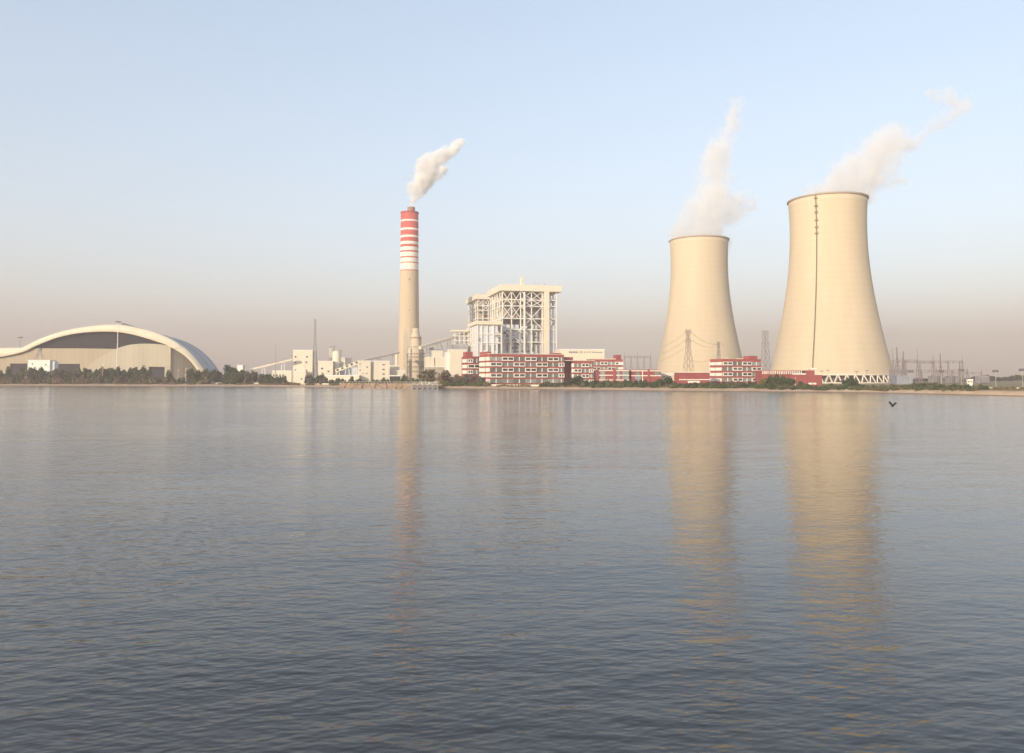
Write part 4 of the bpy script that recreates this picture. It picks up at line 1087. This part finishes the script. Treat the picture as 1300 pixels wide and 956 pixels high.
run(418,532,4.4,481,1.0,(16,22),'shrub',(D_,Mi),'low dark hedge bush on the quay below the cream blocks','hedge on the quay',7)
plant(430,478.5,22,'shrub',D_,'rounded dark bush under the windowed conveyor','hedge on the quay',8); plant(447,478.5,22,'shrub',D_,'rounded dark bush left of the paired cream blocks','hedge on the quay',8); plant(458,478.4,22,'shrub',D_,'rounded dark bush at the foot of the paired cream blocks','hedge on the quay',8)
plant(513.5,474.5,24,'bushy',Mi,'small tree right of the dark open shelter','trees at the chimney foot',7)
plant(547,469.5,14,'bushy',O_,'round olive tree behind the jetty','trees behind the jetty',23)
plant(566,470.5,12,'bushy',Br,'brownish tree right of the round olive tree','trees behind the jetty',19)
run(560,592,5,484,1.5,(8,12),'shrub',(Mi,Mi,D_),'green bank bush right of the jetty','bank bushes right of the jetty',10)
run(574,612,5.5,477.5,2.5,(13,20),'bushy',(Br,O_,Gr),'thin brownish tree before the red office wing','thin trees before the office wing',9)
run(596,618,6,484,1.2,(9,13),'shrub',(O_,Mi),'bank bush before the red office wing','bank bushes before the office wing',10)
run(622,690,9,487.2,.8,(15,18),'shrub',(Mi,O_),'small bush at the foot of the long red office','bushes at the foot of the long office',8)
run(690,732,5,485,1.4,(9,14),'shrub',(D_,D_,Mi),'dark bush at the right foot of the long red office','bushes right of the long office',10)
plant(735,477.5,14,'bushy',D_,'big dark tree hiding the white ended balconies','trees before the red blocks',15)
plant(724,482.5,13,'bushy',D_,'smaller dark tree left of the big dark tree','trees before the red blocks',11)
run(740,838,4.4,483.6,1.4,(7,13),'shrub',(D_,D_,Mi),'dark hedge bush before the dark red low pair','hedge before the dark red pair',10)
run(744,800,13,482.5,1.2,(14,17),'bushy',(D_,Mi),'small dark tree before the left building of the dark red pair','small trees before the dark red pair',9)
plant(848,478.5,18,'bushy',D_,'dark tree between the dark red pair and the red annex','trees before the red blocks',16)
plant(838,481,16,'bushy',Mi,'smaller tree at the right end of the dark red pair','trees before the red blocks',11)
run(855,975,4.2,486.4,.9,(7,12),'shrub',(D_,D_,Mi),'dark hedge bush below the right red office','hedge below the right red office',9)
run(917,962,7,484,1.4,(15,20),'bushy',(O_,D_,Mi),'small leafy tree at the foot of the right red office','small trees at the right red office',7)
plant(967.5,480.5,16,'bushy','leaf_yellow','yellowish tree at the right corner of the right red office','small trees at the right red office',9)
for px,py,lab in ((978,477,'dark tree right of the yellowish tree'),(986,475.5,'tallest dark tree before the red canteen hall'),(994,476.5,'dark tree left of the slim white posts'),(1001,480,'small dark tree at the slim white posts')):
    plant(px,py,20,'bushy',D_,lab,'dark trees before the canteen hall',11)
run(978,1062,4.2,488,.9,(7,12),'shrub',(D_,Mi,Mi),'hedge bush before the red canteen hall','hedge before the canteen hall',9)
plant(1080,479.5,17,'bushy',D_,'lone dark tree before the tower legs','trees before the near cooling tower',17)
plant(1016,484,16,'bushy',Mi,'small tree before the red gatehouse','trees before the near cooling tower',8)
run(1062,1150,4.2,488.6,1.0,(6,12),'shrub',(Mi,D_,O_),'hedge bush below the tower legs','hedge below the tower legs',9)
run(1150,1250,3.6,488.6,1.2,(6,13),'shrub',(Mi,O_,D_),'bank scrub bush below the switchyard','scrub below the switchyard',11)
run(1250,1306,5.5,491.5,1.2,(13,18),'shrub',(Mi,O_),'small scrub bush near the right edge of the photo','scrub at the right edge',9)
run(1160,1192,7,486.5,1.2,(16,20),'bushy',(O_,Mi),'small olive tree right of the blue shed','small trees right of the blue shed',10)
run(980,1250,4.5,492.2,.8,(4,6.5),'shrub',(Mi,D_,O_),'low scrub bush right at the water edge of the right bank','waterside scrub of the right bank',9)
# hazy trees far behind the switchyard
for i, px in enumerate([1238,1246,1252,1259,1268,1276,1284,1291,1299,1308,1320]):
    plant(px, 476+[2,.5,0,1.5,3,2.5,1,0,1.5,2,1][i], 0, 'bushy', D_, 'hazy blue-grey tree on the far horizon right of the switchyard', 'hazy far trees', 13, Y=900+25*(i%3))
for i, px in enumerate([1166,1176,1187,1199,1210,1222,1231]):
    plant(px, 480+(i%3), 0, 'bushy', D_, 'hazy low tree behind the switchyard gantries', 'hazy trees behind the switchyard', 13, Y=850+20*(i%2))
for i, px in enumerate([790,800,812,823,834,845]):
    plant(px, 473, 0, 'bushy', D_, 'hazy tree top behind the dark red low pair', 'hazy trees behind the dark red pair', 12, Y=1000)
# ground cover: dry grass and scrub along the bank top
gc = MB(); rg = random.Random(17)
for i in range(15000):
    px = rg.uniform(-10,1312)
    if 430 < px < 558: continue
    off = rg.uniform(7.5,20); Y = shoreY(px)+off; x = X(px,Y)
    dens = math.sin(px*.09)+math.sin(px*.037+1)+math.sin(px*.21)
    if px < 690 and dens < -.2: continue
    z = ground_z(off); hgt = rg.uniform(.25,1.1)*(1+.3*dens if dens > 0 else 1); s = rg.uniform(.25,.6)
    a = rg.uniform(0,6.28); ca, sa = math.cos(a)*s, math.sin(a)*s
    gc.add([(x-ca,Y-sa,z-.1),(x+ca,Y+sa,z-.1),(x+ca*.6,Y+sa*.6,z+hgt),(x-ca*.6,Y-sa*.6,z+hgt*.8)],[(0,1,2,3)])
o = link('ground_cover', gc.mesh('ground_cover', leaf_mat('leaf_scrub',(0.075,0.065,0.03),(0.17,0.13,0.065)))); tag(o,'dry grass and low scrub along the bank top','ground cover',kind='stuff')

# ---------------------------------------------------------------- bird
Yb = 130; bl = (X(1133.2,Yb,514), Yb, Z(515,Yb))
bd = thing('bird','black bird flying low over the water, wings raised in a V','bird',bl,R(72))
def ell(c, rx, ry, rz, n=10, m_=7):
    vs = []; fs = []
    for j in range(m_+1):
        p = math.pi*j/m_
        for i in range(n):
            t = 2*math.pi*i/n; vs.append((c[0]+rx*math.cos(p), c[1]+ry*math.sin(p)*math.cos(t), c[2]+rz*math.sin(p)*math.sin(t)))
    for j in range(m_):
        for i in range(n): fs.append((j*n+i,j*n+(i+1)%n,(j+1)*n+(i+1)%n,(j+1)*n+i))
    return vs, fs
q = MB(); q.add(*ell((0,0,-.02),.36,.21,.22)); q.add(*ell((-.36,0,.06),.13,.10,.10)); q.add([(-.46,-.04,.06),(-.46,.04,.06),(-.60,0,.03),(-.46,0,.10)],[(0,1,2),(0,2,3),(1,3,2),(0,3,1)])
q.add([(.25,-.07,.03),(.25,.07,.03),(.62,.16,-.02),(.62,-.16,-.02),(.25,0,-.06)],[(0,1,2,3),(0,3,4),(1,4,2),(3,2,4)])
for s_, tip in ((-1,(-.05,-.52,.50)),(1,(.05,.50,.66))):
    y_ = .09*s_; th = Vector((0,.115,-.05*s_))
    top = [(-.30,y_,.05),(.26,y_,.05),(.40,tip[1]*.55,tip[2]*.5),(tip[0]+.34,tip[1]*.95,tip[2]*.92),(tip[0]-.10,tip[1],tip[2]),(-.36,tip[1]*.6,tip[2]*.58)]
    a_ = [Vector(p)+th for p in top]; b_ = [Vector(p)-th for p in top]
    q.add(a_+b_, [(0,1,2,3,4,5),(11,10,9,8,7,6)]+[(k_,6+k_,6+(k_+1)%6,(k_+1)%6) for k_ in range(6)])
part('body', q, M['bird'], bd, False)

# ---------------------------------------------------------------- steam
def steam(name, label, cat, balls, Y, dens, nscale, seed, remesh=3.0, edge=0.55, grow=(1.0,0.6)):
    c0 = Vector((X(balls[0][0],Y,balls[0][1]),Y,Z(balls[0][1],Y)))
    import bmesh
    bm = bmesh.new(); sph = []
    for (px,py,r_,*dy) in balls:
        c = Vector((X(px,Y,py),Y+(dy[0] if dy else 0),Z(py,Y)))-c0; rr = (r_*grow[0]+grow[1])/1000*Y; sph.append((c,rr))
        g = bmesh.ops.create_icosphere(bm, subdivisions=3, radius=rr*1.45)
        bmesh.ops.translate(bm, verts=g['verts'], vec=c)
    me = bpy.data.meshes.new(name); bm.to_mesh(me); bm.free()
    o = link(name, me, loc=c0); tag(o, label, cat, 'steam and smoke plumes')
    md = o.modifiers.new('union','REMESH'); md.mode = 'VOXEL'; md.voxel_size = remesh
    m = bpy.data.materials.new(name+'_vapour'); m.use_nodes = True; nt = m.node_tree; N = nt.nodes; L = nt.links
    N.remove(N['Principled BSDF'])
    out = N['Material Output']; pv = N.new('ShaderNodeVolumePrincipled')
    pv.inputs['Color'].default_value = (0.99,0.985,0.975,1); pv.inputs['Anisotropy'].default_value = 0.0
    L.new(pv.outputs[0], out.inputs['Volume'])
    tc = N.new('ShaderNodeTexCoord')
    def noise(scale, detail):
        n = N.new('ShaderNodeTexNoise'); n.inputs['Scale'].default_value = scale; n.inputs['Detail'].default_value = detail; n.inputs['Roughness'].default_value = .6
        mp = N.new('ShaderNodeMapping'); mp.inputs['Location'].default_value = (seed*13.7,seed*5.1,seed*3.3)
        L.new(tc.outputs['Object'], mp.inputs[0]); L.new(mp.outputs[0], n.inputs['Vector']); return n
    n1 = noise(nscale, 4)
    sb = N.new('ShaderNodeVectorMath'); sb.operation = 'SUBTRACT'; sb.inputs[1].default_value = (.5,.5,.5); L.new(n1.outputs['Color'], sb.inputs[0])
    sl = N.new('ShaderNodeVectorMath'); sl.operation = 'SCALE'; sl.inputs['Scale'].default_value = 1.45/nscale; L.new(sb.outputs[0], sl.inputs[0])
    ad = N.new('ShaderNodeVectorMath'); ad.operation = 'ADD'; L.new(tc.outputs['Object'], ad.inputs[0]); L.new(sl.outputs[0], ad.inputs[1])
    cur = None
    for c, rr in sph:
        d = N.new('ShaderNodeVectorMath'); d.operation = 'DISTANCE'; d.inputs[1].default_value = c; L.new(ad.outputs[0], d.inputs[0])
        q = N.new('ShaderNodeMath'); q.operation = 'MULTIPLY'; q.inputs[1].default_value = 1/rr; L.new(d.outputs['Value'], q.inputs[0])
        if cur is None: cur = q.outputs[0]
        else:
            s = N.new('ShaderNodeMath'); s.operation = 'SMOOTH_MIN'; s.inputs[2].default_value = .25; L.new(cur, s.inputs[0]); L.new(q.outputs[0], s.inputs[1]); cur = s.outputs[0]
    mr = N.new('ShaderNodeMapRange'); mr.interpolation_type = 'SMOOTHSTEP'
    mr.inputs[1].default_value = 1.12; mr.inputs[2].default_value = edge; mr.inputs[3].default_value = 0; mr.inputs[4].default_value = 1; L.new(cur, mr.inputs[0])
    n2 = noise(nscale*2.3, 4)
    m2 = N.new('ShaderNodeMapRange'); m2.inputs[1].default_value = .38; m2.inputs[2].default_value = .62; m2.inputs[3].default_value = .3; m2.inputs[4].default_value = 1.4; L.new(n2.outputs['Fac'], m2.inputs[0])
    mu = N.new('ShaderNodeMath'); mu.operation = 'MULTIPLY'; L.new(mr.outputs[0], mu.inputs[0]); L.new(m2.outputs[0], mu.inputs[1])
    m3 = N.new('ShaderNodeMath'); m3.operation = 'MULTIPLY'; m3.inputs[1].default_value = dens; L.new(mu.outputs[0], m3.inputs[0])
    L.new(m3.outputs[0], pv.inputs['Density'])
    me.materials.append(m)
    return o
steam('smoke_plume','cream smoke plume drifting up and right from the striped chimney','smoke',
      [(521.5,261,4.5),(523,253,6.5),(526,245,9),(531,236,11.5),(537,227,14),(543,217,14.5),(548,208,13),(540,222,14),(555,201,10.5),(563,194,9.5),(571,190,7.5),(579,187,7),(586,184,6),(553,222,8),(562,217,6)], YC, 0.34, 0.05, 1, 2.0, 0.6)
steam('steam_plume','pale steam column rising from the farther cooling tower','steam',
      [(884,299,30),(902,299,24),(914,298,17),(868,300,18),(890,287,32),(896,272,29),(900,256,25),(903,240,23),(908,224,20),(911,208,19),(911,196,18),(914,184,11),(919,172,9),(924,160,10),(931,150,13),(934,141,11),(938,262,16),(948,262,10),(928,270,17)], 906, 0.062, 0.028, 2, 3.5, 0.35, (1.06,2.6))
steam('steam_plume','pale steam cloud leaning right from the nearer cooling tower, with a thin curling tail','steam',
      [(1050,246,24),(1072,243,26),(1092,243,21),(1034,250,12),(1062,232,24),(1082,226,28),(1100,216,31),(1115,203,30),(1124,190,26),(1130,178,21),(1118,182,16),(1104,190,12),(1143,176,13),(1154,178,9),(1165,179,8),(1176,178,7.5),(1184,170,8),(1192,158,8),(1203,148,9),(1212,139,11),(1220,130,11),(1208,124,10),(1196,120,10),(1185,117,8),(1118,225,18),(1135,212,14),(1145,235,8)], 700, 0.072, 0.035, 3, 3.0, 0.35, (1.06,2.8))

# ---------------------------------------------------------------- haze
hz = link('haze', MB().box(-5200,5200,-300,6100,-2.0,345).mesh('haze', None)); hz['kind'] = 'stuff'; hz['label'] = 'warm thin haze over pond and plant'
hm = bpy.data.materials.new('haze_air'); hm.use_nodes = True; N = hm.node_tree.nodes; L = hm.node_tree.links
N.remove(N['Principled BSDF']); pv = N.new('ShaderNodeVolumePrincipled'); HAZE = 0.00036
pv.inputs['Color'].default_value = (.65,.565,.545,1); pv.inputs['Density'].default_value = HAZE; pv.inputs['Anisotropy'].default_value = 0.0
L.new(pv.outputs[0], N['Material Output'].inputs['Volume']); hz.data.materials.append(hm)

# ---------------------------------------------------------------- light, sky, camera
SUN_EL, SUN_AZ = 16.0, 215.0                 # azimuth clockwise from +Y
sd = Vector((math.sin(R(SUN_AZ))*math.cos(R(SUN_EL)), math.cos(R(SUN_AZ))*math.cos(R(SUN_EL)), math.sin(R(SUN_EL))))
sl = bpy.data.lights.new('sun','SUN'); sl.energy = 2.45; sl.angle = R(0.6); sl.color = (1,.84,.64)
so = bpy.data.objects.new('sun', sl); COL.objects.link(so); so.rotation_euler = (-sd).to_track_quat('-Z','Y').to_euler(); so.location = (-300,-300,400)
wd = bpy.data.worlds.new('World'); sc.world = wd; wd.use_nodes = True; N = wd.node_tree.nodes; L = wd.node_tree.links
sk = N.new('ShaderNodeTexSky'); sk.sky_type = 'NISHITA'; sk.sun_disc = False; sk.sun_elevation = R(SUN_EL); sk.sun_rotation = R(SUN_AZ)
sk.air_density = 1.0; sk.dust_density = 1.6; sk.ozone_density = 1.5; sk.altitude = 0
hs = N.new('ShaderNodeHueSaturation'); hs.inputs['Saturation'].default_value = 1.0      # smoggy, washed-out air
gm_ = N.new('ShaderNodeGamma'); gm_.inputs['Gamma'].default_value = 0.6; hs.inputs['Value'].default_value = 1.35
L.new(sk.outputs[0], gm_.inputs['Color']); L.new(gm_.outputs[0], hs.inputs['Color']); L.new(hs.outputs[0], N['Background'].inputs[0]); N['Background'].inputs[1].default_value = 0.142
cam = bpy.data.cameras.new('camera'); cam.sensor_width = 36; cam.lens = 36*F/1300; cam.clip_end = 12000; cam.clip_start = 0.5
cam.shift_y = -(478-CY)/1300
co = bpy.data.objects.new('camera', cam); COL.objects.link(co); co.location = (0,0,CAM_H); co.rotation_euler = (math.pi/2+PITCH,0,0)
sc.camera = co
vs_ = sc.view_settings; vs_.view_transform = 'Standard'; vs_.look = 'None'; vs_.gamma = 1; vs_.use_curve_mapping = False; vs_.exposure = 1.38
sc.cycles.volume_bounces = 4; sc.cycles.max_bounces = 8; sc.cycles.use_denoising = True
sc.cycles.caustics_reflective = False; sc.cycles.caustics_refractive = False
sc.cycles.volume_max_steps = 256
